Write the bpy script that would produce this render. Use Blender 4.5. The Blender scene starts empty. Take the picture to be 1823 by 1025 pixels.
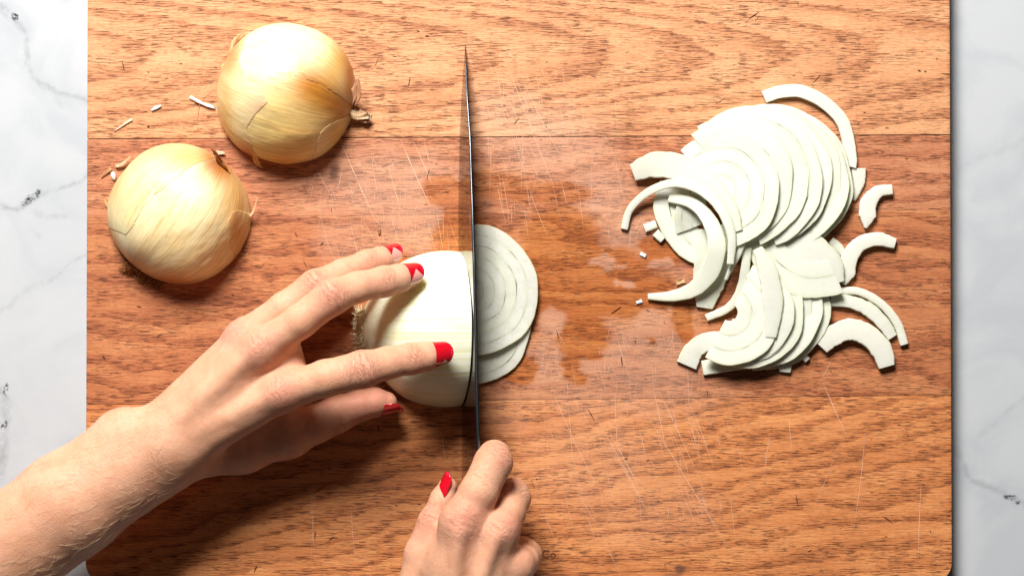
import bpy, math, random
import numpy as np
from mathutils import Vector, noise as mnoise

sc = bpy.context.scene
COL = sc.collection
U = 0.0003            # metres per unit (one unit = 0.3 mm)
D = 3333.0            # camera distance in units
TILT = math.radians(0.97)
CX, CY = 911.5, 512.5
rng = np.random.default_rng(7)
random.seed(7)

# ------------------------------------------------------------ camera, world, lights
cam_d = bpy.data.cameras.new('camera')
cam = bpy.data.objects.new('camera', cam_d); COL.objects.link(cam)
CAM = np.array([0.0, -D*math.sin(TILT), D*math.cos(TILT)])
cam.location = CAM*U
cam.rotation_euler = (TILT, 0, 0)
cam_d.sensor_width = 36.0
cam_d.lens = 36.0*D/1823.0
cam_d.clip_start = 0.05; cam_d.clip_end = 20
sc.camera = cam

W = bpy.data.worlds.new('World'); sc.world = W; W.use_nodes = True
bg = W.node_tree.nodes['Background']
bg.inputs[0].default_value = (1.0, 0.97, 0.93, 1)
bg.inputs[1].default_value = 0.038

def area(name, loc, target, size, power, color):
    l = bpy.data.lights.new(name, 'AREA'); l.shape = 'SQUARE'; l.size = size
    l.energy = power; l.color = color
    o = bpy.data.objects.new(name, l); COL.objects.link(o)
    o.location = loc
    d = Vector(target)-Vector(loc)
    o.rotation_euler = d.to_track_quat('-Z', 'Y').to_euler()
    return o
area('window_light', (-0.30, 1.02, 1.00), (0.02, -0.02, 0), 0.52, 53, (1.0, 0.975, 0.94))

sc.view_settings.view_transform = 'Standard'
sc.view_settings.look = 'None'
sc.view_settings.exposure = 0.0
sc.view_settings.gamma = 1.0
sc.render.engine = 'CYCLES'
try:
    sc.cycles.max_bounces = 8
    sc.cycles.use_denoising = True
except Exception:
    pass

# ------------------------------------------------------------ helpers
def P(px, py, z=0.0):
    """plan position (photo measure) at height z -> world units"""
    px = np.asarray(px, float); py = np.asarray(py, float); z = np.asarray(z, float)
    dx = (px-CX)/D; dyc = -(py-CY)/D
    dy = dyc*math.cos(TILT)+math.sin(TILT)
    dz = dyc*math.sin(TILT)-math.cos(TILT)
    t = (z-CAM[2])/dz
    return np.stack(np.broadcast_arrays(CAM[0]+t*dx, CAM[1]+t*dy, z+0*t), -1)
def unP(X):
    r = np.asarray(X, float)-CAM
    y = r[..., 1]*math.cos(TILT)+r[..., 2]*math.sin(TILT)
    z = -r[..., 1]*math.sin(TILT)+r[..., 2]*math.cos(TILT)
    return CX+D*r[..., 0]/(-z), CY-D*y/(-z)

def mesh_obj(name, V, F, mat=None, parent=None, smooth=True, attrs=None, uv=None):
    me = bpy.data.meshes.new(name)
    V = np.asarray(V, float)*U
    if isinstance(F, np.ndarray):
        k = F.shape[1]
        me.vertices.add(len(V)); me.vertices.foreach_set('co', V.astype(np.float32).ravel())
        me.loops.add(F.size); me.loops.foreach_set('vertex_index', F.astype(np.int32).ravel())
        me.polygons.add(len(F)); me.polygons.foreach_set('loop_start', np.arange(0, F.size, k, dtype=np.int32))
        me.update(calc_edges=True); me.validate()
    else:
        me.from_pydata([tuple(v) for v in V], [], [tuple(f) for f in F]); me.update()
    if smooth:
        me.polygons.foreach_set('use_smooth', np.ones(len(me.polygons), bool))
    if attrs:
        for k, a in attrs.items():
            a = np.asarray(a, np.float32)
            if a.ndim == 1:
                at = me.attributes.new(k, 'FLOAT', 'POINT'); at.data.foreach_set('value', a)
            else:
                at = me.attributes.new(k, 'FLOAT_VECTOR', 'POINT'); at.data.foreach_set('vector', a.ravel())
    if mat: me.materials.append(mat)
    o = bpy.data.objects.new(name, me); COL.objects.link(o)
    if parent: o.parent = parent
    return o
def tag(o, label=None, cat=None, group=None, kind=None):
    if label: o['label'] = label
    if cat: o['category'] = cat
    if group: o['group'] = group
    if kind: o['kind'] = kind
    return o
def empty(name, label, cat, group=None):
    o = bpy.data.objects.new(name, None); COL.objects.link(o)
    o.empty_display_size = 0.01
    return tag(o, label, cat, group)

class Noise2:
    """smooth value noise, vectorised"""
    def __init__(s, seed, n=256):
        s.g = np.random.default_rng(seed).random((n, n)); s.n = n
    def __call__(s, x, y):
        x = np.asarray(x, float); y = np.asarray(y, float)
        xi = np.floor(x).astype(int); yi = np.floor(y).astype(int)
        fx = x-xi; fy = y-yi
        fx = fx*fx*(3-2*fx); fy = fy*fy*(3-2*fy)
        n = s.n; g = s.g
        a = g[xi % n, yi % n]; b = g[(xi+1) % n, yi % n]; c = g[xi % n, (yi+1) % n]; d = g[(xi+1) % n, (yi+1) % n]
        return (a*(1-fx)+b*fx)*(1-fy)+(c*(1-fx)+d*fx)*fy
N1, N2, N3 = Noise2(1), Noise2(2), Noise2(3)
def fbm(N, x, y, o=4):
    v = 0; a = 1; t = 0
    for i in range(o):
        v = v+a*N(x*2**i+17*i, y*2**i+31*i); t += a; a *= .5
    return v/t
def sstep(a, b, x):
    t = np.clip((x-a)/(b-a), 0, 1); return t*t*(3-2*t)

def grid_faces(nu, nv, base=0, closed_u=False):
    i = np.arange(nu-(0 if closed_u else 1)); j = np.arange(nv-1)
    I, J = np.meshgrid(i, j, indexing='ij')
    I2 = (I+1) % nu
    return (base+np.stack([I*nv+J, I2*nv+J, I2*nv+J+1, I*nv+J+1], -1)).reshape(-1, 4)

# ------------------------------------------------------------ node material helper
class M:
    def __init__(s, name):
        s.m = bpy.data.materials.new(name); s.m.use_nodes = True
        s.t = s.m.node_tree; s.n = s.t.nodes; s.l = s.t.links
        s.b = s.n['Principled BSDF']; s.out = s.n['Material Output']
    def N(s, typ, **k):
        n = s.n.new(typ)
        for a, v in k.items(): setattr(n, a, v)
        return n
    def set(s, sock, v):
        if hasattr(v, 'is_linked') or hasattr(v, 'links'): s.l.new(v, sock)
        else: sock.default_value = v
    def attr(s, name, vec=False):
        n = s.N('ShaderNodeAttribute', attribute_name=name)
        return n.outputs['Vector' if vec else 'Fac']
    def coord(s, scale=(1, 1, 1), rot=(0, 0, 0), src=None):
        if src is None: src = s.N('ShaderNodeTexCoord').outputs['Object']
        k = 1.0/U
        mp = s.N('ShaderNodeMapping'); s.l.new(src, mp.inputs[0])
        # rotate first (vector rotate), then scale
        if rot != (0, 0, 0):
            vr = s.N('ShaderNodeVectorRotate', rotation_type='Z_AXIS'); s.l.new(src, vr.inputs['Vector'])
            vr.inputs['Angle'].default_value = rot[2]
            s.l.new(vr.outputs[0], mp.inputs[0])
        mp.inputs['Scale'].default_value = tuple(a*k for a in scale)
        return mp.outputs[0]
    def uv(s, name, scale=(1, 1, 1)):
        mp = s.N('ShaderNodeMapping'); s.l.new(s.attr(name, True), mp.inputs[0])
        mp.inputs['Scale'].default_value = scale
        return mp.outputs[0]
    def noise(s, vec, scale=1, detail=4, rough=.55, dist=0, out='Fac'):
        n = s.N('ShaderNodeTexNoise'); s.l.new(vec, n.inputs['Vector'])
        n.inputs['Scale'].default_value = scale; n.inputs['Detail'].default_value = detail
        n.inputs['Roughness'].default_value = rough; n.inputs['Distortion'].default_value = dist
        return n.outputs[out]
    def vor(s, vec, scale=1, feature='F1', out='Distance', rnd=1):
        n = s.N('ShaderNodeTexVoronoi', feature=feature); s.l.new(vec, n.inputs['Vector'])
        n.inputs['Scale'].default_value = scale; n.inputs['Randomness'].default_value = rnd
        return n.outputs[out]
    def math(s, op, a, b=0, c=0, clamp=False):
        n = s.N('ShaderNodeMath', operation=op, use_clamp=clamp)
        for i, v in enumerate((a, b, c)): s.set(n.inputs[i], v)
        return n.outputs[0]
    def map(s, v, a, b, c=0, d=1, smooth=True):
        n = s.N('ShaderNodeMapRange'); n.interpolation_type = 'SMOOTHSTEP' if smooth else 'LINEAR'
        for i, x in zip(range(5), (v, a, b, c, d)): s.set(n.inputs[i], x)
        return n.outputs[0]
    def mix(s, f, a, b, blend='MIX'):
        n = s.N('ShaderNodeMix', data_type='RGBA', blend_type=blend)
        s.set(n.inputs[0], f)
        for sock, v in ((n.inputs[6], a), (n.inputs[7], b)):
            if isinstance(v, tuple) and len(v) == 3: v = v+(1,)
            s.set(sock, v)
        return n.outputs[2]
    def bump(s, h, strength=.5, dist=1.0, normal=None):
        n = s.N('ShaderNodeBump'); s.set(n.inputs['Height'], h)
        n.inputs['Strength'].default_value = strength; n.inputs['Distance'].default_value = dist*U
        if normal is not None: s.l.new(normal, n.inputs['Normal'])
        s.l.new(n.outputs[0], s.b.inputs['Normal']); return n.outputs[0]
    def P(s, **k):
        names = dict(color='Base Color', rough='Roughness', metal='Metallic', spec='Specular IOR Level', sss='Subsurface Weight',
                     sss_scale='Subsurface Scale', sss_r='Subsurface Radius', coat='Coat Weight', coat_r='Coat Roughness', trans='Transmission Weight', alpha='Alpha', ior='IOR', sheen='Sheen Weight')
        for a, v in k.items():
            if isinstance(v, tuple) and len(v) == 3 and a == 'color': v = v+(1,)
            s.set(s.b.inputs[names[a]], v)
        return s

# ------------------------------------------------------------ materials
def mat_wood(name, light, mid, dark, fleck=1.0, seed=0.0, redness=0.0):
    m = M(name)
    src = m.N('ShaderNodeTexCoord').outputs['Object']
    off = m.N('ShaderNodeVectorMath', operation='ADD'); m.l.new(src, off.inputs[0]); off.inputs[1].default_value = (seed, seed*.7, 0)
    src = off.outputs[0]
    fine = m.noise(m.coord((.020, .42, .1), src=src), 1, 6, .7)
    fine2 = m.noise(m.coord((.03, .55, .1), src=src), 1, 3, .6)
    broad = m.noise(m.coord((.004, .02, .1), src=src), 1, 3, .5)
    ringw = m.noise(m.coord((.012, .09, .1), src=src), 1, 5, .7)
    rv = m.math('ADD', m.attr('ringv'), m.math('MULTIPLY', m.math('SUBTRACT', ringw, .5), .9))
    fr = m.math('FRACT', rv)
    late = m.math('MULTIPLY', m.map(fr, .35, .93), m.map(fr, .95, 1.0, 1, 0))
    tone = m.math('ADD', m.math('MULTIPLY', late, .27), m.math('MULTIPLY', fine, 1.15))
    tone = m.math('ADD', tone, m.math('MULTIPLY', m.math('SUBTRACT', broad, .5), .7))
    c = m.mix(m.map(tone, .32, .72), light, mid)
    c = m.mix(m.math('MULTIPLY', m.map(tone, .66, 1.05), .85), c, dark)
    # pores : short dark flecks along the grain
    fl = m.noise(m.coord((.040, .52, .1), src=src), 1, 2, .5)
    flm = m.math('MULTIPLY', m.map(fl, .54, .63), m.map(m.math('ADD', m.noise(m.coord((.006, .03, .1), src=src), 1, 4, .6), m.math('MULTIPLY', late, .22)), .38, .68))
    flm = m.math('MULTIPLY', flm, fleck, clamp=True)
    c = m.mix(m.math('MULTIPLY', flm, .80), c, (.10, .026, .010))
    # very fine pores
    fl2 = m.noise(m.coord((.09, 1.1, .1), src=src), 1, 1, .5)
    c = m.mix(m.math('MULTIPLY', m.map(fl2, .55, .68), (.42*fleck)), c, (.16, .055, .025))
    c = m.mix(m.math('MULTIPLY', m.map(fine2, .5, .3), .35), c, tuple(min(1, x*1.35) for x in light))
    # wet film: richer and darker ; dry cut zone: paler with cross scratches
    wet = m.attr('wet'); pale = m.attr('pale'); stain = m.attr('stain')
    hs = m.N('ShaderNodeHueSaturation'); hs.inputs['Saturation'].default_value = 1.10; hs.inputs['Value'].default_value = .90
    hs.inputs['Hue'].default_value = .500
    m.l.new(c, hs.inputs['Color']); m.set(hs.inputs['Fac'], m.math('MULTIPLY', wet, .85))
    c = hs.outputs[0]
    sx = m.noise(m.coord((1.0, .010, .1), rot=(0, 0, .10), src=src), 1, 2, .5)
    sx2 = m.noise(m.coord((.8, .012, .1), rot=(0, 0, .42), src=src), 1, 2, .5)
    sx3 = m.noise(m.coord((.9, .02, .1), rot=(0, 0, -.22), src=src), 1, 2, .5)
    scr = m.math('MAXIMUM', m.map(sx, .60, .72), m.math('MAXIMUM', m.map(sx2, .63, .74), m.map(sx3, .66, .76)))
    c = m.mix(m.math('MULTIPLY', m.math('ADD', .32, m.math('MULTIPLY', scr, .68)), m.math('MULTIPLY', pale, .80)), c, (.74, .47, .34))
    c = m.mix(m.math('MULTIPLY', stain, .8), c, (.10, .045, .028))
    m.P(color=c, rough=m.map(wet, 0, 1, .58, .50), spec=.28)
    h = m.math('SUBTRACT', m.math('MULTIPLY', fine, .5), m.math('MULTIPLY', flm, .7))
    h = m.math('SUBTRACT', h, m.math('MULTIPLY', m.math('MULTIPLY', scr, pale), .3))
    m.bump(h, .8, 1.4)
    return m.m

def mat_marble():
    m = M('marble')
    v = m.attr('vein')
    n = m.noise(m.coord((.05, .05, .05)), 1, 6, .7)
    n2 = m.noise(m.coord((.006, .006, .006)), 1, 4, .55, 1.0)
    n3 = m.noise(m.coord((.16, .16, .16)), 1, 4, .7)
    vv = m.math('MULTIPLY', v, m.map(n, .34, .62, .25, 1.25))
    c = m.mix(m.map(n2, .40, .72), (.475, .492, .51), (.42, .442, .468))
    c = m.mix(m.math('MULTIPLY', vv, .62, clamp=True), c, (.27, .285, .30))
    dk = m.math('MULTIPLY', m.map(m.attr('spot'), .25, .8), m.map(n3, .42, .58), clamp=True)
    c = m.mix(dk, c, (.035, .038, .045))
    m.P(color=c, rough=.28, spec=.35)
    m.bump(m.noise(m.coord((.035, .06, .05)), 1, 3, .5), .12, 1.0)
    return m.m

def mat_skin():
    m = M('skin')
    tint = m.attr('tint')
    kn = m.attr('knuckle', True)
    kx = m.N('ShaderNodeSeparateXYZ'); m.l.new(kn, kx.inputs[0])
    big = m.noise(m.coord((.02, .02, .02)), 1, 4, .6)
    mott = m.noise(m.coord((.09, .09, .09)), 1, 4, .65)
    base = m.mix(m.map(big, .3, .7), (.66, .325, .19), (.74, .405, .255))
    base = m.mix(m.math('MULTIPLY', m.map(mott, .42, .70), .38), base, (.62, .27, .17))
    base = m.mix(m.math('MULTIPLY', tint, m.map(mott, .25, .7, .45, .95)), base, (.68, .255, .185))
    # transverse creases over the joints
    uvw = m.N('ShaderNodeCombineXYZ')
    m.set(uvw.inputs[0], m.math('MULTIPLY', kx.outputs[0], .15)); m.set(uvw.inputs[1], m.math('MULTIPLY', kx.outputs[1], .045))
    m.set(uvw.inputs[2], m.math('MULTIPLY', kx.outputs[2], .2))
    cn = m.noise(uvw.outputs[0], 1, 2.5, .5)
    cr = m.map(m.math('ABSOLUTE', m.math('SUBTRACT', cn, .5)), 0, .035, 1, 0)
    cn2 = m.noise(uvw.outputs[0], 2.1, 2, .5)
    cr2 = m.map(m.math('ABSOLUTE', m.math('SUBTRACT', cn2, .48)), 0, .04, .5, 0)
    crm = m.math('MULTIPLY', m.math('MAXIMUM', cr, cr2), kx.outputs[2])
    base = m.mix(m.math('MULTIPLY', crm, .50), base, (.46, .15, .09))
    # fine diamond skin relief
    dist = m.N('ShaderNodeVectorMath', operation='ADD')
    m.l.new(m.coord((.38, .38, .38), rot=(0, 0, .6)), dist.inputs[0])
    nn = m.noise(m.coord((.12, .12, .12)), 1, 3, .6, out='Color'); m.l.new(nn, dist.inputs[1])
    cell = m.vor(dist.outputs[0], 1, 'DISTANCE_TO_EDGE')
    line = m.map(cell, 0, .16, 0, 1)
    pore = m.noise(m.coord((.5, .5, .5)), 1, 3, .6)
    wr = m.noise(m.coord((.30, .035, .1), rot=(0, 0, -.75)), 1, 3, .55)
    wr2 = m.noise(m.coord((.05, .32, .1), rot=(0, 0, -.5)), 1, 3, .55)
    h = m.math('ADD', m.math('MULTIPLY', line, .28), m.math('MULTIPLY', pore, .35))
    h = m.math('ADD', h, m.math('ADD', m.math('MULTIPLY', wr, .5), m.math('MULTIPLY', wr2, .35)))
    h = m.math('SUBTRACT', h, m.math('MULTIPLY', crm, 1.5))
    m.P(color=base, rough=.47, spec=.38, sss=.22, sss_scale=.0035)
    m.b.inputs['Subsurface Radius'].default_value = (1.0, .36, .18)
    m.bump(h, .8, 1.4)
    return m.m

def mat_nail():
    m = M('nail_polish')
    uv = m.N('ShaderNodeSeparateXYZ'); m.l.new(m.attr('nuv', True), uv.inputs[0])
    u, v, sty = uv.outputs[0], uv.outputs[1], uv.outputs[2]
    n = m.noise(m.attr('nuv', True), 9, 2, .5)
    # pale pink wedge reaching in from one side, a red tip, the rest red
    wedge = m.math('SUBTRACT', m.math('MULTIPLY', sty, .34), m.math('ADD', v, m.math('MULTIPLY', m.math('ABSOLUTE', m.math('SUBTRACT', u, .60)), 2.1)))
    wedge = m.math('ADD', wedge, m.math('MULTIPLY', m.math('SUBTRACT', n, .5), .25))
    rosy = m.math('MULTIPLY', m.map(wedge, -.05, .03), m.map(u, .86, .89, 1, 0))
    moon = m.map(u, .02, .04, 1, 0)
    rosy = m.math('MAXIMUM', rosy, moon)
    c = m.mix(rosy, (.50, .003, .013), (.74, .36, .30))
    c = m.mix(m.math('MULTIPLY', m.map(u, .86, .9), m.map(v, -.2, .3, 1, 0)), c, (.66, .015, .055))
    m.P(color=c, rough=.14, spec=.6, coat=1.0, coat_r=.05)
    m.bump(n, .08, .5)
    return m.m

def mat_flesh(name, col, edge, sss=.3, glassy=False):
    m = M(name)
    uv = m.N('ShaderNodeSeparateXYZ'); m.l.new(m.attr('luv', True), uv.inputs[0])
    a, s_, r = uv.outputs[0], uv.outputs[1], uv.outputs[2]
    vec = m.N('ShaderNodeCombineXYZ'); m.set(vec.inputs[0], m.math('MULTIPLY', s_, .16)); m.set(vec.inputs[1], m.math('MULTIPLY', a, .6)); m.set(vec.inputs[2], r)
    fib = m.noise(vec.outputs[0], 1, 3, .6)
    mott = m.noise(m.coord((.07, .07, .07)), 1, 4, .65)
    e = m.map(a, .70, 1.0)
    c = m.mix(m.math('MULTIPLY', e, .75), col, edge)
    c = m.mix(m.map(a, .0, .10, .55, 0), c, edge)
    c = m.mix(m.math('MULTIPLY', m.map(mott, .48, .72), .35), c, tuple(x*.86 for x in col))
    c = m.mix(m.math('MULTIPLY', m.map(fib, .50, .72), .30), c, tuple(min(1, x*1.05) for x in col))
    lv = m.N('ShaderNodeTexWhiteNoise', noise_dimensions='1D'); m.set(lv.inputs['W'], r)
    c = m.mix(m.math('MULTIPLY', lv.outputs['Value'], .55), c, (.84, .87, .66))
    if glassy:
        gl = m.noise(m.coord((.05, .05, .05)), 1, 5, .7)
        c = m.mix(m.math('MULTIPLY', m.map(gl, .40, .62), .7), c, (.76, .75, .64))
        c = m.mix(m.math('MULTIPLY', m.map(a, .76, 1.0), .75), c, (.78, .82, .50))
    m.P(coat=.5, coat_r=.12)
    m.P(color=c, rough=.27, spec=.5, sss=sss, sss_scale=.008)
    m.b.inputs['Subsurface Radius'].default_value = (1, 1, .9)
    h = m.math('ADD', m.math('MULTIPLY', fib, .9), m.math('MULTIPLY', mott, .8))
    m.bump(h, .30, 1.2)
    tr = m.N('ShaderNodeBsdfTranslucent'); m.set(tr.inputs[0], c)
    mx = m.N('ShaderNodeMixShader'); mx.inputs[0].default_value = .16
    m.l.new(m.b.outputs[0], mx.inputs[1]); m.l.new(tr.outputs[0], mx.inputs[2]); m.l.new(mx.outputs[0], m.out.inputs[0])
    tp = m.N('ShaderNodeBsdfTransparent'); m2 = m.N('ShaderNodeMixShader'); m2.inputs[0].default_value = .16 if glassy else .06
    m.l.new(mx.outputs[0], m2.inputs[1]); m.l.new(tp.outputs[0], m2.inputs[2]); m.l.new(m2.outputs[0], m.out.inputs[0])
    return m.m

def mat_onion_skin(name, papery=False):
    m = M(name)
    col = m.attr('ocol', True)
    uvn = m.attr('ouv', True)
    def st(sx, sy, sc_, det=3, r=.55):
        mp = m.N('ShaderNodeMapping'); m.l.new(uvn, mp.inputs[0]); mp.inputs['Scale'].default_value = (sx, sy, 1)
        return m.noise(mp.outputs[0], sc_, det, r)
    f1 = st(26, 1.3, 1, 4); f2 = st(80, 2.2, 1, 3); f3 = st(7, 1.8, 1, 4)
    vein = m.map(m.math('ABSOLUTE', m.math('SUBTRACT', st(11, .45, 1, 1.5), .5)), 0, .018, 1, 0)
    c = m.mix(m.math('MULTIPLY', m.map(f3, .40, .68), .30), col, (.95, .78, .50), 'MULTIPLY')
    c = m.mix(m.math('MULTIPLY', m.map(f1, .46, .72), .8), c, (1.28, 1.25, 1.2), 'MULTIPLY')
    c = m.mix(m.math('MULTIPLY', m.map(f2, .50, .72), .35), c, (.88, .70, .48), 'MULTIPLY')
    c = m.mix(m.math('MULTIPLY', vein, .5), c, (.74, .58, .34), 'MULTIPLY')
    m.P(color=c, rough=.48 if papery else .34, spec=.35, sss=.06, sss_scale=.004)
    m.b.inputs['Subsurface Radius'].default_value = (1, .7, .3)
    h = m.math('ADD', m.math('MULTIPLY', f1, 1.0), m.math('MULTIPLY', f2, .5))
    h = m.math('SUBTRACT', h, m.math('MULTIPLY', vein, .4))
    m.bump(h, .35 if not papery else .6, 1.4)
    if papery:
        tr = m.N('ShaderNodeBsdfTranslucent'); m.set(tr.inputs[0], c)
        mx = m.N('ShaderNodeMixShader'); mx.inputs[0].default_value = .3
        m.l.new(m.b.outputs[0], mx.inputs[1]); m.l.new(tr.outputs[0], mx.inputs[2]); m.l.new(mx.outputs[0], m.out.inputs[0])
    return m.m

def mat_peeled():
    m = M('peeled_onion_surface')
    uvn = m.attr('ouv', True)
    def st(sx, sy, sc_, det=3):
        mp = m.N('ShaderNodeMapping'); m.l.new(uvn, mp.inputs[0]); mp.inputs['Scale'].default_value = (sx, sy, 1)
        return m.noise(mp.outputs[0], sc_, det, .55)
    f1 = st(22, .9, 1, 3); f2 = st(60, 1.5, 1, 3)
    uv = m.N('ShaderNodeSeparateXYZ'); m.l.new(uvn, uv.inputs[0])
    c = m.mix(m.map(f1, .40, .66), (.86, .87, .70), (.78, .79, .48))
    c = m.mix(m.math('MULTIPLY', m.map(f2, .55, .75), .35), c, (.62, .58, .25))
    c = m.mix(m.map(uv.outputs[1], .0, .30, .5, 0), c, (.80, .70, .36))
    m.P(color=c, rough=.30, spec=.5, sss=.40, sss_scale=.007)
    m.b.inputs['Subsurface Radius'].default_value = (1, .9, .45)
    m.bump(m.math('ADD', f1, m.math('MULTIPLY', f2, .7)), .4, 1.8)
    return m.m

def mat_simple(name, col, rough=.5, metal=0, spec=.4, ns=.08, var=.75, bump=.3, stretch=(1, 1, 1), sss=0):
    m = M(name)
    n = m.noise(m.coord(tuple(ns*s for s in stretch)), 1, 5, .6)
    c = m.mix(m.map(n, .3, .7), col, tuple(x*var for x in col))
    m.P(color=c, rough=rough, metal=metal, spec=spec, sss=sss)
    m.bump(n, bump, 1.0)
    return m.m

def mat_blade():
    m = M('polished_steel')
    n = m.noise(m.coord((.9, .9, .03), rot=(0, 0, 0)), 1, 3, .5)
    n2 = m.noise(m.coord((.03, .004, .03)), 1, 3, .5)
    m.P(color=m.mix(m.map(n2, .3, .7), (.22, .205, .195), (.19, .175, .165)), metal=1.0, rough=m.map(n, .3, .7, .05, .10))
    m.bump(n, .015, .3)
    return m.m

MW = [mat_wood('plank_wood_pale', (.70, .37, .185), (.58, .25, .112), (.30, .095, .036), 1.3, 0.0),
      mat_wood('plank_wood_streaked', (.57, .255, .125), (.43, .150, .068), (.22, .068, .03), 1.45, .31),
      mat_wood('plank_wood_red', (.54, .22, .088), (.39, .123, .047), (.19, .052, .020), 1.45, .77),
      mat_wood('plank_wood_amber', (.70, .30, .108), (.53, .18, .058), (.24, .07, .022), 1.3, 1.21)]
MARBLE = mat_marble(); SKIN = mat_skin(); NAIL = mat_nail()
FLESH = mat_flesh('onion_flesh_white', (.90, .90, .79), (.74, .79, .44))
FLESH2 = mat_flesh('onion_flesh_pinkish', (.90, .87, .80), (.84, .84, .62), .3)
FLESH3 = mat_flesh('onion_flesh_glassy', (.88, .89, .78), (.82, .88, .56), .35, True)
OSKIN = mat_onion_skin('onion_skin'); OPAPER = mat_onion_skin('onion_skin_papery', True); OPEEL = mat_onion_skin('onion_skin_outer')
PEELED = mat_peeled()
STEEL = mat_blade()
SPINE = mat_simple('brushed_spine_steel', (.16, .175, .20), .32, 1.0, .5, .2, .8, .1, (1, .05, 1))
HANDLE = mat_simple('black_handle', (.02, .02, .022), .4, 0, .5)
DRY = mat_simple('dried_onion_fibre', (.66, .42, .20), .7, 0, .2, .2, .5, .5)
DRYDARK = mat_simple('brown_dried_skin', (.36, .13, .035), .55, 0, .3, .15, .5, .5)
ROOTM = mat_simple('root_fibre', (.86, .76, .48), .7, 0, .2, .3, .75, .4)
SCRATCH = mat_simple('scratched_wood', (.78, .50, .35), .6, 0, .2, .3, .9, .1)
NICK = mat_simple('dark_nick', (.075, .025, .014), .8, 0, .1, .3, .7, .1)
HAIRM = mat_simple('fine_pale_hair', (.90, .68, .42), .5, 0, .4, .1, .9, 0)
SCRAP = mat_simple('pale_onion_scrap', (.80, .77, .72), .45, 0, .4, .2, .85, .3, sss=.2)

# ------------------------------------------------------------ countertop
BZ = -46.0
def polyline_field(X, Y, pts, w, warp=0):
    f = np.zeros_like(X)
    for (x0, y0), (x1, y1) in zip(pts[:-1], pts[1:]):
        dx, dy = x1-x0, y1-y0
        t = np.clip(((X-x0)*dx+(Y-y0)*dy)/(dx*dx+dy*dy+1e-9), 0, 1)
        d = np.hypot(X-x0-t*dx, Y-y0-t*dy)
        f = np.maximum(f, np.exp(-(d/w)**2))
    return f
def build_counter():
    xs = np.concatenate([np.arange(-1700, -1010, 60), np.arange(-1010, -740, 3.5), np.arange(-740, 770, 50), np.arange(770, 1010, 3.5), np.arange(1010, 1701, 60)])
    ys = np.concatenate([np.arange(-1100, -570, 50), np.arange(-570, 570, 3.5), np.arange(570, 1101, 50)])
    X, Y = np.meshgrid(xs, ys, indexing='ij')
    V = np.stack([X, Y, np.full_like(X, BZ)], -1)
    px, py = unP(V)
    wx = px+14*(fbm(N1, px/45, py/45)-.5)*2; wy = py+14*(fbm(N2, px/45, py/45)-.5)*2
    v = np.zeros_like(px)
    for pts, w, a in [([(-20, -20), (15, 20), (42, 70), (47, 110), (60, 140), (95, 160), (160, 175)], 6, .9),
                      ([(-10, 362), (30, 372), (62, 350), (100, 335), (158, 308)], 5, .9),
                      ([(60, 372), (90, 385), (125, 382)], 5, .6), ([(50, 400), (72, 425)], 4, .45),
                      ([(80, 495), (110, 480), (160, 445)], 4, .6), ([(-10, 560), (60, 510), (90, 490)], 6, .4),
                      ([(0, 700), (10, 760), (-5, 840)], 12, .9), ([(105, 165), (115, 190)], 6, .4),
                      ([(1690, 790), (1715, 835), (1735, 860), (1760, 870), (1790, 880), (1825, 897)], 6, .8),
                      ([(1740, 770), (1830, 700)], 6, .4), ([(1700, 300), (1760, 270), (1830, 250)], 8, .25)]:
        v = np.maximum(v, a*polyline_field(wx, wy, pts, w))
        v = np.maximum(v, .22*a*polyline_field(wx, wy, pts, w*4))
    sp = np.zeros_like(px)
    for x, y, w, l in [(27, 32, 6, 9), (57, 350, 11, 7), (48, 357, 9, 4), (64, 343, 5, 8), (10, 700, 5, 18), (8, 760, 7, 8), (1800, 885, 13, 5), (1812, 893, 6, 4)]:
        sp = np.maximum(sp, np.exp(-((wx-x)/w)**2-((wy-y)/l)**2))
    V = V.reshape(-1, 3); nv = len(ys)
    F = grid_faces(len(xs), nv)
    tag(mesh_obj('countertop', V, F, MARBLE, attrs={'vein': v.ravel(), 'spot': sp.ravel()}), kind='structure')
build_counter()

# ------------------------------------------------------------ cutting board
board = empty('cutting_board', 'worn reddish wooden cutting board of four planks lying on white marble', 'cutting board')
XL, XR = P(154.5, 500)[0], P(1692.5, 500)[0]
YB = P(900, 1035)[1]; YT = P(900, -60)[1]
def seam_y(k, px):
    a, b = [(247.5, 240), (388, 373), (720, 703)][k]
    return a+(b-a)*(px-155)/1537
wet_blobs = [(820, 420, 45, 70), (790, 340, 40, 30), (1000, 430, 75, 70), (970, 345, 90, 20), (880, 330, 70, 25), (1070, 500, 110, 60), (1000, 520, 60, 70), (1120, 520, 90, 45),
             (1040, 600, 45, 55), (1180, 450, 40, 30), (930, 660, 30, 30), (1215, 570, 18, 40), (1030, 655, 30, 30), (700, 455, 25, 12), (1160, 620, 10, 40)]
dry_blobs = [(980, 575, 28, 25), (1070, 465, 22, 12), (1085, 480, 12, 8), (1105, 478, 10, 5), (1115, 505, 18, 6), (1180, 470, 22, 10), (1160, 575, 35, 25), (1180, 640, 60, 30), (1060, 655, 30, 15)]
pale_blobs = [(700, 330, 130, 60, 1), (740, 400, 80, 50, 1), (980, 250, 100, 60, 1), (1060, 350, 70, 60, 1), (1110, 400, 60, 40, 1), (900, 220, 70, 60, .8), (1150, 640, 120, 70, .9), (980, 650, 90, 50, .9), (985, 575, 30, 30, 1.0),
              (1100, 700, 180, 50, .7), (1060, 820, 130, 90, .45), (1150, 900, 120, 70, .35), (620, 430, 60, 40, .7), (900, 730, 60, 40, .5), (1090, 470, 90, 40, .8), (600, 340, 70, 60, .5), (1180, 520, 60, 50, .7), (660, 880, 80, 60, .12)]
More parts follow.
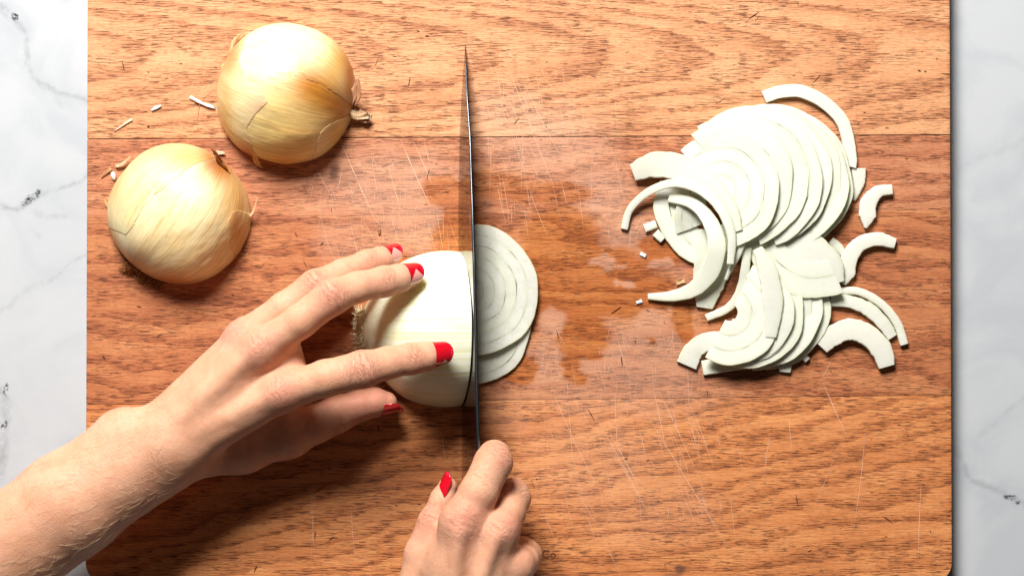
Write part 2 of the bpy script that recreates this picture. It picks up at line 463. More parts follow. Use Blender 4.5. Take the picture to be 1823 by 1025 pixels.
stain_blobs = [(596, 307, 9, 15, 1.0), (615, 315, 28, 18, .35), (1210, 1013, 9, 9, 1.0), (1195, 1022, 14, 5, .5), (1300, 668, 60, 14, .3)]
def blobs(px, py, L, rough=.55, sharp=.18, wx=26):
    ax = px+wx*(fbm(N1, px/28, py/16, 4)-.5)*2*rough; ay = py+wx*.8*(fbm(N2, px/28, py/16, 4)-.5)*2*rough
    f = np.zeros_like(px)
    for b in L:
        d = 1-np.hypot((ax-b[0])/b[2], (ay-b[1])/b[3])
        f = np.maximum(f, sstep(-sharp, sharp, d)*(b[4] if len(b) > 4 else 1))
    return f
def ringfield(k, px, py):
    wob = (fbm(N3, px/160, py/50, 3)-.5)
    if k == 0:
        ap = np.array([-400, -60, 120, 273, 500, 702, 900, 1110, 1270, 1414, 1583, 1850, 2200, 2600])
        dy = py-95+14*wob
        V = px+np.where(dy > 0, .036, .05)*dy*dy+60*wob
        return np.interp(V, ap, np.arange(len(ap)))
    if k == 1:
        return py/34+px*.0009+1.6*wob+.8*np.exp(-((px-600)/60)**2)*np.cos((py-315)/30)
    if k == 2:
        r = np.hypot((px-1560)/190, (py-540)/60)
        return py/46-px*.0011+1.7*wob+1.3*np.exp(-r**2)
    V = py+.17*(px-950)*np.clip((1010-py)/260, 0, 1)*(px > 950)+.05*(px-950)
    V = V-.20*np.clip(700-px, 0, 500)*np.clip((py-800)/150, 0, 1)
    return V/27+1.5*wob
def build_plank(k):
    def ytop(x): return YT if k == 0 else P(0, seam_y(k-1, unP(np.array([x, 0, 0]))[0]))[1]
    gap = [1.7, .4, .9]
    x0, x1 = XL, XR
    tl, tr = ytop(x0), ytop(x1)
    if k > 0: tl -= gap[k-1]*.5; tr -= gap[k-1]*.5
    if k < 3:
        kk = k+1
        bl = P(0, seam_y(k, 155))[1]+gap[k]*.5; br = P(0, seam_y(k, 1692))[1]+gap[k]*.5
    else: bl = br = YB
    nx = int((x1-x0)/3.2); R = 34.0
    # rows: t from 0 (bottom) to 1 (top); chamfer rows at each end
    H = ((tl-bl)+(tr-br))/2; ny = int(H/3.2)
    t = np.linspace(0, 1, ny)
    if k == 3: t = np.concatenate([1-np.cos(np.linspace(0, np.pi/2, 14)[:-1]), []])*R/H if False else np.unique(np.concatenate([t, (R-R*np.sin(np.linspace(0, np.pi/2, 12)))/H]))
    u = np.linspace(0, 1, nx)
    inset = np.zeros_like(t)
    if k == 3:
        d = np.clip(R-t*H, 0, R); inset = R-np.sqrt(np.clip(R*R-d*d, 0, None))
    if k == 0: pass
    T, Uu = np.meshgrid(t, u, indexing='ij')
    IN = inset[:, None]
    X = (x0+IN)+(x1-x0-2*IN)*Uu
    yb = bl+(br-bl)*Uu; yt = tl+(tr-tl)*Uu
    Y = yb+(yt-yb)*T
    px, py = unP(np.stack([X, Y, 0*X], -1))
    Z = .9*(fbm(N2, px/220, py/90, 2)-.5)-np.where(np.minimum(T, 1-T) < .5/ny, .35, 0)
    ex = np.minimum(X-x0, x1-X); Z -= np.where(ex < 1, 1.0, 0)
    top = np.stack([X, Y, Z], -1).reshape(-1, 3)
    n = len(t); m = len(u)
    F = grid_faces(n, m)
    # skirt
    b_idx = np.concatenate([np.arange(m), np.arange(1, n)*m+m-1, (n-1)*m+np.arange(m-2, -1, -1), np.arange(n-2, 0, -1)*m])
    ring = top[b_idx].copy()
    c = ring.mean(0)
    r1 = ring.copy(); r1[:, 2] -= 2.0
    out = np.zeros_like(ring)
    out[:, 0] = np.where(ring[:, 0] < x0+1, -.8, np.where(ring[:, 0] > x1-1, .8, 0))
    r1 += out
    r2 = r1.copy(); r2[:, 2] = BZ+4
    r3 = r2-out*3; r3[:, 2] = BZ+.3
    base = len(top); K = len(b_idx)
    V = np.concatenate([top, r1, r2, r3])
    idxs = [b_idx, base+np.arange(K), base+K+np.arange(K), base+2*K+np.arange(K)]
    for a, b in zip(idxs[:-1], idxs[1:]):
        F = np.concatenate([F, np.stack([a, b, np.roll(b, -1), np.roll(a, -1)], -1)])
    PX, PY = unP(V)
    wet = blobs(PX, PY, wet_blobs); dry = blobs(PX, PY, dry_blobs)
    wet = wet*(1-dry)
    pale = blobs(PX, PY, pale_blobs, sharp=.6, wx=40)*(1-wet*.95)
    pale = np.maximum(pale, dry*.9)
    stain = blobs(PX, PY, stain_blobs, sharp=.5, wx=8)
    o = mesh_obj('plank', V, F[:, ::-1] if False else F, MW[k], board, attrs={'ringv': ringfield(k, PX, PY), 'wet': wet, 'pale': pale, 'stain': stain})
    # consistent outward normals
    import bmesh
    bm = bmesh.new(); bm.from_mesh(o.data); bmesh.ops.recalc_face_normals(bm, faces=bm.faces); bm.to_mesh(o.data); bm.free()
    try: o.data.set_sharp_from_angle(angle=math.radians(40))
    except Exception: pass
for k in range(4): build_plank(k)

# slivers: knife scratches and dark nicks in the board's surface
def slivers(name, L, mat, z, parent):
    V = []; F = []
    for x0, y0, x1, y1, w, bend in L:
        n = 7; a = P(x0, y0, z); b = P(x1, y1, z); d = b-a; ln = np.linalg.norm(d[:2])+1e-6
        nrm = np.array([-d[1], d[0], 0])/ln
        for i in range(n):
            t = i/(n-1); c = a+d*t+nrm*bend*math.sin(math.pi*t)*ln
            ww = w*.38*math.sin(math.pi*min(max(t, .04), .96))**.6*(.7+.6*random.random())
            V += [c-nrm*ww, c+nrm*ww]
        b0 = len(V)-2*n
        F += [(b0+2*i, b0+2*i+2, b0+2*i+3, b0+2*i+1) for i in range(n-1)]
    V = np.array(V)
    return tag(mesh_obj(name, V, F, mat, parent, smooth=False), kind='stuff')
S = []
big = [(607, 252, 668, 392, 1.3), (712, 245, 765, 365, 1.3), (735, 250, 770, 330, 1.0), (600, 340, 612, 290, .9), (563, 300, 590, 350, .9), (690, 290, 712, 370, .9), (755, 250, 768, 300, .8),
       (668, 390, 676, 400, .8), (940, 330, 975, 420, .6), (905, 120, 985, 330, .9), (925, 130, 1010, 300, .8), (985, 700, 1060, 860, .9), (1130, 700, 1300, 980, .8), (1165, 700, 1185, 800, .9),
       (1095, 700, 1100, 800, .8), (1465, 680, 1510, 780, 1.1), (1170, 690, 1240, 840, .8), (1540, 770, 1520, 940, .8), (1370, 770, 1360, 850, .8), (1060, 740, 1150, 900, .9), (1220, 700, 1270, 830, .7),
       (1405, 740, 1410, 800, .8), (1490, 800, 1450, 900, .6), (1640, 860, 1635, 990, .9), (555, 870, 560, 985, .5), (625, 900, 632, 990, .5), (785, 760, 795, 830, .6), (560, 860, 553, 1000, .5), (1300, 880, 1310, 960, .5),
       (1012, 720, 1020, 830, .8), (1085, 770, 1140, 870, 1.0), (1090, 800, 1165, 930, .8), (1240, 870, 1250, 920, .6), (1460, 680, 1480, 640, .6)]
for b in big: S.append(b+(random.uniform(-.015, .015),))
for i in range(230):
    zone = random.choice([(560, 800, 250, 440), (880, 1100, 110, 380), (960, 1330, 700, 960), (960, 1250, 560, 700), (1000, 1250, 720, 900), (860, 960, 100, 260)])
    x = random.uniform(zone[0], zone[1]); y = random.uniform(zone[2], zone[3]); ln = random.uniform(20, 100); a = random.gauss(1.35, .16) if random.random() < .8 else random.uniform(1.6, 1.9)
    S.append((x, y, x+ln*math.cos(a), y+ln*math.sin(a), random.uniform(.25, .6), random.uniform(-.02, .02)))
slivers('knife_scratch', S, SCRATCH, .55, board)
NK = [(1332, 35, 1351, 22, 2.2), (1345, 38, 1352, 28, 1.2), (217, 108, 221, 126, 2), (668, 118, 673, 106, 1.3), (726, 155, 730, 138, 1.8), (1274, 186, 1290, 175, 1.6), (1447, 148, 1460, 134, 1.6), (1088, 558, 1106, 546, 3),
      (990, 586, 995, 603, 1.6), (915, 222, 925, 210, 1.6), (970, 223, 974, 228, 1.5), (1047, 728, 1058, 748, 2), (1106, 634, 1108, 651, 2.4), (1130, 605, 1132, 612, 2), (1418, 880, 1420, 898, 2), (1571, 918, 1590, 932, 2.2),
      (1446, 732, 1462, 724, 1.6), (1258, 693, 1260, 706, 1.5), (1155, 413, 1163, 419, 1.6), (525, 415, 529, 421, 2), (540, 465, 546, 476, 1.8), (525, 437, 548, 432, 1), (570, 436, 576, 432, 2), (560, 877, 583, 862, 2.4),
      (560, 960, 562, 945, 2), (585, 962, 594, 956, 1.6), (452, 1018, 458, 1005, 2.2), (425, 925, 434, 917, 2), (673, 755, 675, 768, 2.4), (189, 962, 189, 976, 2), (760, 320, 765, 300, 1.2), (590, 378, 591, 368, 1), (183, 632, 187, 640, 3),
      (1676, 131, 1692, 132, 2.2), (1630, 36, 1638, 36, 2), (1666, 106, 1670, 105, 2), (1633, 125, 1640, 127, 3), (1645, 127, 1650, 128, 2.5), (742, 55, 747, 57, 2.6), (757, 64, 764, 65, 3), (1052, 135, 1062, 138, 1.6), (1645, 213, 1655, 211, 1.5),
      (280, 598, 292, 594, 1.5), (243, 545, 252, 547, 2.2), (1113, 95, 1120, 92, 1), (262, 226, 266, 225, 5), (1110, 817, 1118, 816, 2.4), (1150, 820, 1156, 818, 1.8), (1438, 981, 1446, 977, 2), (945, 852, 952, 870, 1.2), (954, 852, 957, 853, 3), (900, 205, 904, 212, 1)]
NL = [b+(random.uniform(-.05, .05),) for b in NK]
for i in range(110):
    x = random.uniform(165, 1680); y = random.uniform(5, 1020); a = random.choice([0, .1, -.1, .2, 1.2]); ln = random.uniform(3, 8)
    NL.append((x, y, x+ln*math.cos(a), y+ln*math.sin(a), random.uniform(.8, 1.8), 0))
slivers('nick', NL, NICK, .58, board)

# maker's mark burnt into the board next to the right hand
cu = bpy.data.curves.new('lettering', 'FONT'); cu.body = '&Co.'; cu.size = 21*U; cu.extrude = .12*U; cu.offset = -.4*U
cu.materials.append(NICK)
to = bpy.data.objects.new('stamped_lettering', cu); COL.objects.link(to)
bpy.context.view_layer.update()
dg = bpy.context.evaluated_depsgraph_get()
tm = bpy.data.meshes.new_from_object(to.evaluated_get(dg)); bpy.data.objects.remove(to)
to = bpy.data.objects.new('stamped_lettering', tm); COL.objects.link(to); to.parent = board
to.location = P(951, 993, .5)*U
if not tm.materials: tm.materials.append(NICK)

# ------------------------------------------------------------ generic builders
def tube(pts, r, n=6, cap=True):
    """pts: world units (k,3); r: radii"""
    pts = np.asarray(pts, float); r = np.broadcast_to(np.asarray(r, float), (len(pts),))
    tan = np.gradient(pts, axis=0); tan /= np.linalg.norm(tan, axis=1)[:, None]+1e-9
    up = np.array([0, 0, 1.0]); 
    if abs(tan[0] @ up) > .9: up = np.array([1.0, 0, 0])
    s = np.cross(tan, up); s /= np.linalg.norm(s, axis=1)[:, None]+1e-9
    b = np.cross(s, tan)
    a = np.linspace(0, 2*np.pi, n, endpoint=False)
    V = pts[:, None]+r[:, None, None]*(np.cos(a)[None, :, None]*s[:, None]+np.sin(a)[None, :, None]*b[:, None])
    K = len(pts); V = V.reshape(-1, 3); F = []
    for i in range(K-1):
        for j in range(n):
            F.append((i*n+j, i*n+(j+1) % n, (i+1)*n+(j+1) % n, (i+1)*n+j))
    F.append(tuple(range(n-1, -1, -1))); F.append(tuple((K-1)*n+j for j in range(n)))
    return V, F
class Acc:
    def __init__(s): s.V = []; s.F = []; s.n = 0; s.c = []
    def add(s, V, F, c=None):
        s.V.append(V); s.F += [tuple(int(i)+s.n for i in f) for f in F]; s.n += len(V)
        if c is not None: s.c.append(np.broadcast_to(np.asarray(c, float), (len(V), 3)))
    def build(s, name, mat, parent=None, **k):
        V = np.concatenate(s.V)
        at = {}
        if s.c: at = {'ocol': np.concatenate(s.c), 'ouv': V/60.0}
        return mesh_obj(name, V, s.F, mat, parent, attrs=at, **k)
def catmull(p, n):
    p = np.asarray(p, float); q = np.concatenate([[2*p[0]-p[1]], p, [2*p[-1]-p[-2]]])
    t = np.linspace(0, len(p)-1-1e-6, n); i = t.astype(int); f = (t-i)[:, None]
    a, b, c, d = q[i], q[i+1], q[i+2], q[i+3]
    return .5*((2*b)+(c-a)*f+(2*a-5*b+4*c-d)*f*f+(3*b-a-3*c+d)*f**3)
def ribbon(pts, w, th, seedv=0, roll=0.0, wav=0.0, n=16, m=6, ragged=0.0):
    """strip of skin through px points (px,py,z); w widths; roll tilts it about its length"""
    c = catmull(pts, n); c3 = P(c[:, 0], c[:, 1], c[:, 2])
    w = np.interp(np.linspace(0, 1, n), np.linspace(0, 1, len(w)), w)
    tan = np.gradient(c3, axis=0); tan /= np.linalg.norm(tan, axis=1)[:, None]
    side = np.cross(tan, [0, 0, 1.0]); side /= np.linalg.norm(side, axis=1)[:, None]+1e-9
    up = np.cross(side, tan)
    r = roll if np.ndim(roll) else np.full(n, roll); r = np.interp(np.linspace(0, 1, n), np.linspace(0, 1, len(r)), r)
    s2 = np.cos(r)[:, None]*side+np.sin(r)[:, None]*up; u2 = -np.sin(r)[:, None]*side+np.cos(r)[:, None]*up
    v = np.linspace(-1, 1, m)
    rg = np.random.default_rng(seedv)
    jit = 1+ragged*(rg.random((n, m))-.5)
    top = c3[:, None]+(w[:, None]*.5*v[None]*jit)[..., None]*s2[:, None]+(wav*(np.sin(v[None]*3+np.linspace(0, 5, n)[:, None]+seedv)))[..., None]*u2[:, None]
    bot = top-th*u2[:, None]
    V = np.concatenate([top.reshape(-1, 3), bot.reshape(-1, 3)])
    F = [tuple(f) for f in grid_faces(n, m)]+[tuple(f[::-1]) for f in grid_faces(n, m, n*m)]
    b = list(range(m))+[i*m+m-1 for i in range(1, n)]+[(n-1)*m+j for j in range(m-2, -1, -1)]+[i*m for i in range(n-2, 0, -1)]
    K = len(b)
    F += [(b[i], b[(i+1) % K], b[(i+1) % K]+n*m, b[i]+n*m) for i in range(K)]
    return V, F

# ------------------------------------------------------------ onion halves in their skins
def dome(C, ax, a, R, nphi=150, ns=150, s0=-1., s1=1., pw=2.3, hz=1.0, off=0.0, wob=2.0, seed=0):
    """half solid of revolution about a horizontal axis; returns V grid (ns,nphi,3), s, phi"""
    s = np.sin(np.linspace(s0*math.pi/2, s1*math.pi/2, ns))
    phi = np.linspace(0, math.pi, nphi)
    S_, PH = np.meshgrid(s, phi, indexing='ij')
    r = R*np.power(np.clip(1-np.abs(S_)**pw, 0, 1), .5)
    r = r*(1+.012*np.sin(PH*5+seed+S_*2))+wob*(fbm(N1, PH*3+seed, S_*2+5)-.5)*np.sqrt(np.clip(1-S_**2, 0, 1))*3+off
    r = np.clip(r, 0.3, None)
    ca, sa = math.cos(ax), math.sin(ax)
    lx = S_*(a+off); ly = r*np.cos(PH); lz = r*np.sin(PH)*hz
    V = np.stack([C[0]+lx*ca-ly*sa, C[1]+lx*sa+ly*ca, lz+.3], -1)
    return V, S_, PH
def inpoly(x, y, poly):
    ins = np.zeros(x.shape, bool); n = len(poly)
    for i in range(n):
        x0, y0 = poly[i]; x1, y1 = poly[(i+1) % n]
        c = ((y0 > y) != (y1 > y)) & (x < (x1-x0)*(y-y0)/(y1-y0+1e-12)+x0)
        ins ^= c
    return ins
def gaussc(px, py, base, L):
    c = np.broadcast_to(np.array(base, float), px.shape+(3,)).copy()
    for x, y, sx, sy, rot, col, a in L:
        dx = px-x; dy = py-y; cr, sr = math.cos(rot), math.sin(rot)
        g = np.exp(-((dx*cr+dy*sr)/sx)**2-((-dx*sr+dy*cr)/sy)**2)*a
        g = g[..., None]; c = c*(1-g)+np.array(col)*g
    return c
def skin_patch(onion, poly, off, base, blobs_, dome_args, name='skin', lift=0, seed=0):
    V, S_, PH = dome(**{**dome_args, 'off': .12+off*.06, 'nphi': 230, 'ns': 230})
    px, py = unP(V)
    jx = px+2.5*(fbm(N3, px/12+seed, py/12, 3)-.5); jy = py+2.5*(fbm(N2, px/12+seed, py/12, 3)-.5)
    ins = inpoly(jx, jy, poly)
    V[..., 2] += 0
    ctr = np.array([dome_args['C'][0], dome_args['C'][1], 0])
    # lift near the boundary
    if lift:
        d = np.full(px.shape, 1e9)
        for i in range(len(poly)):
            x0, y0 = poly[i]; x1, y1 = poly[(i+1) % len(poly)]
            dx, dy = x1-x0, y1-y0; t = np.clip(((jx-x0)*dx+(jy-y0)*dy)/(dx*dx+dy*dy), 0, 1)
            d = np.minimum(d, np.hypot(jx-x0-t*dx, jy-y0-t*dy))
        nrm = V-ctr; nrm /= np.linalg.norm(nrm, axis=-1)[..., None]
        V = V+nrm*(.0*lift*np.exp(-d/4))[..., None]
    ns, nphi = px.shape
    F = grid_faces(ns, nphi)
    keep = ins.ravel()[F].all(1); F = F[keep]
    used = np.unique(F); mp = np.full(ns*nphi, -1); mp[used] = np.arange(len(used))
    Vf = V.reshape(-1, 3)[used]; F = mp[F]
    col = gaussc(px, py, base, blobs_).reshape(-1, 3)[used]
    uv = np.stack([PH, S_, 0*S_+off], -1).reshape(-1, 3)[used]
    o = mesh_obj(name, Vf, F, OPEEL, onion, attrs={'ocol': col, 'ouv': uv})
    md = o.modifiers.new('thick', 'SOLIDIFY'); md.thickness = .10*U; md.offset = -1
    return o
def onion_half(name, label, cx, cy, axdeg, a, R, base, bl, patches, seed, hz=.92, pw=2.3):
    root = empty(name, label, 'onion half', 'unpeeled onion halves')
    C = P(cx, cy, 0)
    args = dict(C=C, ax=math.radians(axdeg), a=a, R=R, hz=hz, seed=seed, pw=pw)
    V, S_, PH = dome(**args)
    px, py = unP(V)
    col = gaussc(px, py, base, bl)
    ns, nphi = px.shape
    F = grid_faces(ns, nphi)
    # flat cut face underneath
    edge = np.concatenate([np.arange(ns)*nphi, (np.arange(ns)*nphi+nphi-1)[::-1]])
    Vf = V.reshape(-1, 3)
    Fl = [tuple(f) for f in F]+[tuple(edge)]
    mesh_obj('bulb', Vf, Fl, OSKIN, root, attrs={'ocol': col.reshape(-1, 3), 'ouv': np.stack([PH, S_, 0*S_+seed], -1).reshape(-1, 3)})
    for i, (poly, off, b, bb, lift) in enumerate(patches):
        skin_patch(root, poly, off, b, bb, args, lift=lift, seed=i*3+seed)
    return root, args

CREAM = (.84, .72, .42); GOLD = (.62, .32, .055); ORANGE = (.42, .11, .002); BROWN = (.20, .03, .001); GREENISH = (.70, .56, .18); PINK = (.72, .42, .26)
o1, a1 = onion_half('onion_half', 'unpeeled yellow onion half nearest the top of the board, with dried neck tuft', 510, 169, -17, 122, 124, CREAM,
    [(562, 162, 60, 38, .5, ORANGE, 1.0), (582, 178, 40, 26, .6, BROWN, .85), (545, 215, 90, 60, .3, GOLD, .50), (600, 110, 30, 60, .5, GOLD, .8), (622, 150, 14, 60, 0, ORANGE, .8),
     (400, 190, 16, 90, .1, GOLD, .6), (480, 225, 60, 50, 0, GREENISH, .5), (530, 250, 90, 50, 0, GOLD, .45), (500, 290, 60, 14, 0, GOLD, .8), (610, 210, 20, 40, -.5, ORANGE, .6)],
    [([(380, 120), (420, 60), (440, 62), (425, 110), (440, 140), (442, 160), (470, 168), (478, 182), (455, 205), (440, 230), (450, 262), (463, 290), (455, 302), (415, 270), (385, 210)], 1.4, (.82, .66, .36),
      [(470, 190, 22, 30, .4, PINK, .8), (410, 100, 22, 40, .4, ORANGE, .7), (440, 280, 20, 25, 0, ORANGE, .85), (400, 200, 15, 60, 0, GOLD, .6)], .9),
     ([(640, 80), (600, 60), (535, 128), (545, 142), (575, 152), (605, 172), (624, 186), (650, 120)], 1.1, (.84, .71, .40),
      [(562, 162, 60, 38, .5, ORANGE, 1.0), (582, 178, 40, 26, .6, BROWN, .85), (605, 110, 28, 60, .4, GOLD, .8), (625, 140, 14, 50, 0, ORANGE, .9)], .5),
     ([(545, 300), (560, 270), (570, 235), (585, 222), (600, 215), (640, 200), (640, 260), (600, 300)], 1.6, (.80, .62, .32), [(600, 240, 25, 30, 0, GOLD, .6), (575, 290, 30, 12, 0, ORANGE, .6)], .8)],
    0.4)
o2, a2 = onion_half('onion_half', 'unpeeled yellow onion half nearest the left edge of the board', 320, 381, 52, 122, 125, (.84, .74, .45),
    [(395, 300, 40, 30, .8, ORANGE, .9), (375, 285, 26, 20, .5, BROWN, .5), (420, 360, 30, 60, .2, GOLD, .7), (330, 440, 90, 50, 0, GOLD, .3), (300, 500, 80, 14, .1, ORANGE, .8), (240, 470, 30, 30, 0, ORANGE, .6),
     (200, 380, 12, 60, 0, GOLD, .7), (430, 400, 16, 60, 0, ORANGE, .5), (290, 340, 18, 40, .3, PINK, .35)],
    [([(190, 330), (250, 250), (330, 250), (372, 268), (385, 280), (352, 290), (320, 312), (285, 342), (272, 350), (276, 330), (240, 400), (225, 420), (180, 400)], 1.3, (.74, .63, .34),
      [(340, 280, 50, 22, .3, GOLD, .6), (205, 330, 18, 40, 0, GOLD, .5), (375, 280, 22, 14, .5, ORANGE, .8), (290, 270, 60, 14, 0, (.68, .44, .22), .7)], .9),
     ([(405, 395), (414, 375), (424, 372), (445, 380), (450, 430), (420, 470), (408, 430)], 1.5, (.80, .60, .29), [(420, 400, 18, 40, 0, ORANGE, .7)], .7)],
    3.1)
def dry_bits(parent, L, mat, name):
    for i, (pts, w, th, roll, wav, rg, col) in enumerate(L):
        V, F = ribbon(pts, w, th, i+3, roll, wav, ragged=rg)
        ac = Acc(); ac.add(V, F, col); ac.build(name, mat, parent)
TAN = (.62, .40, .24); TAN2 = (.72, .52, .32)
dry_bits(o1, [([(626, 186, 20), (634, 166, 32), (636, 138, 44)], [16, 22, 4], .8, [.3, .1, .5], 1.5, .2, (.68, .36, .20)),
              ([(620, 190, 20), (632, 170, 28), (636, 150, 40)], [10, 10, 3], .8, [-.4, .4, 0], 1.5, .2, (.60, .34, .18)),
              ([(622, 190, 14), (638, 204, 12), (656, 213, 12)], [15, 22, 15], 1.2, [.3, -.5, .4], 2.5, .3, TAN),
              ([(618, 192, 20), (630, 205, 20), (642, 208, 16), (656, 206, 18)], [8, 12, 9, 12], 1.0, [-.3, .6, -.3], 2.5, .35, TAN2),
              ([(622, 198, 10), (628, 210, 8), (634, 219, 4)], [7, 6, 1.5], .8, .4, 1, .2, (.62, .26, .12)),
              ([(646, 203, 12), (655, 212, 10), (660, 204, 16)], [9, 10, 7], .9, [.8, 0, -.8], 2, .4, (.74, .62, .46)),
              ([(640, 212, 5), (652, 217, 5), (659, 214, 8)], [5, 7, 4], .8, [.8, 0, -.5], 2, .4, (.70, .55, .36))], OPAPER, 'dried_neck')
dry_bits(o2, [([(392, 290, 48), (386, 276, 60), (376, 264, 66)], [12, 11, 3], .8, [.4, .9, .2], 1.2, .3, (.40, .15, .04)),
              ([(406, 314, 30), (396, 296, 46), (384, 276, 60)], [14, 14, 4], .9, [.2, .8, -.3], 1.5, .3, (.46, .17, .04)),
              ([(404, 310, 30), (398, 300, 44), (386, 284, 50)], [6, 8, 5], .9, [-.6, .5, .3], 1.5, .3, (.30, .10, .03)),
              ([(378, 270, 4), (388, 272, 4), (400, 272, 6)], [6, 7, 4], .8, .2, 1, .3, (.80, .66, .50)),
              ([(406, 312, 24), (420, 335, 20), (430, 352, 14)], [5, 5, 2], .8, .7, 1, .3, (.66, .38, .12)),
              ([(444, 385, 16), (452, 374, 20), (458, 352, 22)], [7, 4, 1], .6, .6, .6, .2, (.78, .56, .32)),
              ([(198, 300, 4), (190, 306, 4), (180, 316, 3)], [7, 5, 2], .6, .2, .5, .3, (.72, .42, .20)),
              ([(205, 296, 5), (218, 292, 8), (232, 280, 14)], [5, 7, 4], .6, .2, .5, .3, (.80, .55, .34)),
              ([(193, 352, 4), (188, 358, 4), (192, 368, 5)], [5, 6, 5], .6, .2, .5, .3, (.72, .40, .20))], OPAPER, 'dried_neck')
# peeling tips and fibrous roots
dry_bits(o1, [([(452, 270, 30), (457, 288, 14), (466, 299, 5)], [16, 12, 2], .8, [-.9, -.6, 0], 1, .15, (.80, .45, .18)),
              ([(404, 112, 10), (400, 122, 16), (396, 140, 14)], [10, 14, 8], .7, .5, 1, .3, (.76, .55, .28)),
              ([(430, 62, 8), (418, 74, 12), (408, 98, 10)], [6, 9, 4], .7, .5, 1, .3, (.84, .60, .34))], OPAPER, 'peeling_skin')
def fibres(parent, name, L, mat, r=.7):
    ac = Acc()
    for pts in L:
        c = catmull(pts, 14); V, F = tube(P(c[:, 0], c[:, 1], np.maximum(c[:, 2], 1)), np.linspace(r, r*.45, 14), 5); ac.add(V, F)
    return tag(ac.build(name, mat, parent), kind='stuff')
L = [[(425, 118, 30), (400, 132, 20), (375, 155, 9), (358, 178, 3), (352, 205, 1.5), (352, 232, 1)],
     [(424, 119, 32), (405, 128, 22), (385, 143, 12), (365, 158, 8)], [(402, 112, 22), (396, 125, 16), (388, 138, 10)], [(412, 92, 18), (402, 108, 18), (398, 124, 14), (392, 134, 8)]]
for i in range(12):
    x = 405+random.uniform(-8, 14); y = 90+i*5
    L.append([(x+8, y, 22), (x, y+8, 17), (x-8+random.uniform(-4, 4), y+18, 10), (x-12+random.uniform(-7, 7), y+28+random.uniform(-5, 9), 5)])
fibres(o1, 'root', L, DRY, .7)
L = []
for i in range(80):
    t = random.random(); x = 222+74*t+random.uniform(-6, 6); y = 470+34*t+random.uniform(-5, 5)
    a = random.uniform(1.6, 3.0); ln = random.uniform(10, 26)
    L.append([(x+6, y-6, 18+random.uniform(-8, 4)), (x, y, 10+random.uniform(-4, 6)), (x+ln*.5*math.cos(a), y+ln*.5*math.sin(a)*.6+3, 6), (x+ln*math.cos(a)*.8, y+ln*.6*math.sin(a)+5, 2)])
fibres(o2, 'root', L, DRYDARK, 1.1)
L = [[(250, 470, 20), (262, 488, 12), (276, 497, 4), (283, 506, 2)], [(272, 478, 20), (277, 492, 10), (273, 503, 3)], [(240, 478, 12), (258, 492, 6), (288, 500, 2)], [(230, 462, 14), (236, 476, 8), (256, 490, 3)],
     [(300, 490, 14), (312, 500, 5), (318, 508, 2)], [(232, 470, 10), (246, 488, 6), (270, 505, 2)]]
fibres(o2, 'root', L, DRY, .9)

# ------------------------------------------------------------ knife
ky = np.array([80, 110, 140, 170, 210, 250, 310, 380, 440, 480, 540, 600, 650, 700, 750, 795, 852])
sx = np.interp(ky, [80, 170, 250, 380, 480, 600, 700, 795, 852], [828, 831.5, 837, 841.5, 844.5, 847.5, 849.5, 852, 853.5])
sz = np.interp(ky, [80, 110, 170, 250, 380, 480, 600, 700, 795, 852], [3, 22, 52, 82, 113, 129, 141, 148, 152, 153])
ex = np.interp(ky, [80, 110, 170, 250, 400, 500, 600, 700, 800, 852], [827.6, 826, 821.5, 818, 815.5, 817, 819, 820.5, 822, 822])
ez = np.interp(ky, [80, 170, 250, 812], [1.2, .9, .9, .9])
th = np.interp(ky, [80, 170, 380, 812], [.8, 2.2, 4.6, 6.8])
knife = empty('chef_knife', 'long steel chef knife slicing down beside the peeled onion', 'knife')
def spl(a, n=70):
    return catmull(np.stack([a, a], -1), n)[:, 0]
n = 70
yy = spl(ky); sxx = spl(sx); szz = spl(sz); exx = spl(ex); ezz = spl(ez); tt = spl(th)
Sp = P(sxx, yy, szz); Ep = P(exx, yy, ezz)
off = np.stack([tt/2, 0*tt, 0*tt], -1)
rows = []
for f in (0.0, .06, .3, .6, .93, .985):      # from edge to spine, left side then right side
    wdt = {0.0: .02, .06: .35, .3: .62, .6: .85, .93: .985, .985: .98}[f]
    rows.append(Ep+(Sp-Ep)*f-off*wdt)
top = [Sp-off*.82+np.array([0, 0, .5]), Sp+off*.82+np.array([0, 0, .5])]
rows2 = [Ep+(Sp-Ep)*f+off*w for f, w in ((.985, .98), (.93, .985), (.6, .85), (.3, .62), (.06, .35))]
prof = np.stack(rows+rows2, 1)            # blade faces, open at the spine
K = prof.shape[1]
F = [tuple(f) for f in grid_faces(n, 6)]
V = prof.reshape(-1, 3)
F = []
for i in range(n-1):
    for j in range(K):
        if j == 5: continue
        F.append((i*K+j, i*K+(j+1) % K, (i+1)*K+(j+1) % K, (i+1)*K+j))
F.append(tuple(range(K))); F.append(tuple((n-1)*K+j for j in range(K)))
mesh_obj('blade', V, F, STEEL, knife)
spn = np.stack([rows[5], top[0], top[1], rows2[0]], 1).reshape(-1, 3)
so = mesh_obj('spine', spn, grid_faces(n, 4), SPINE, knife)
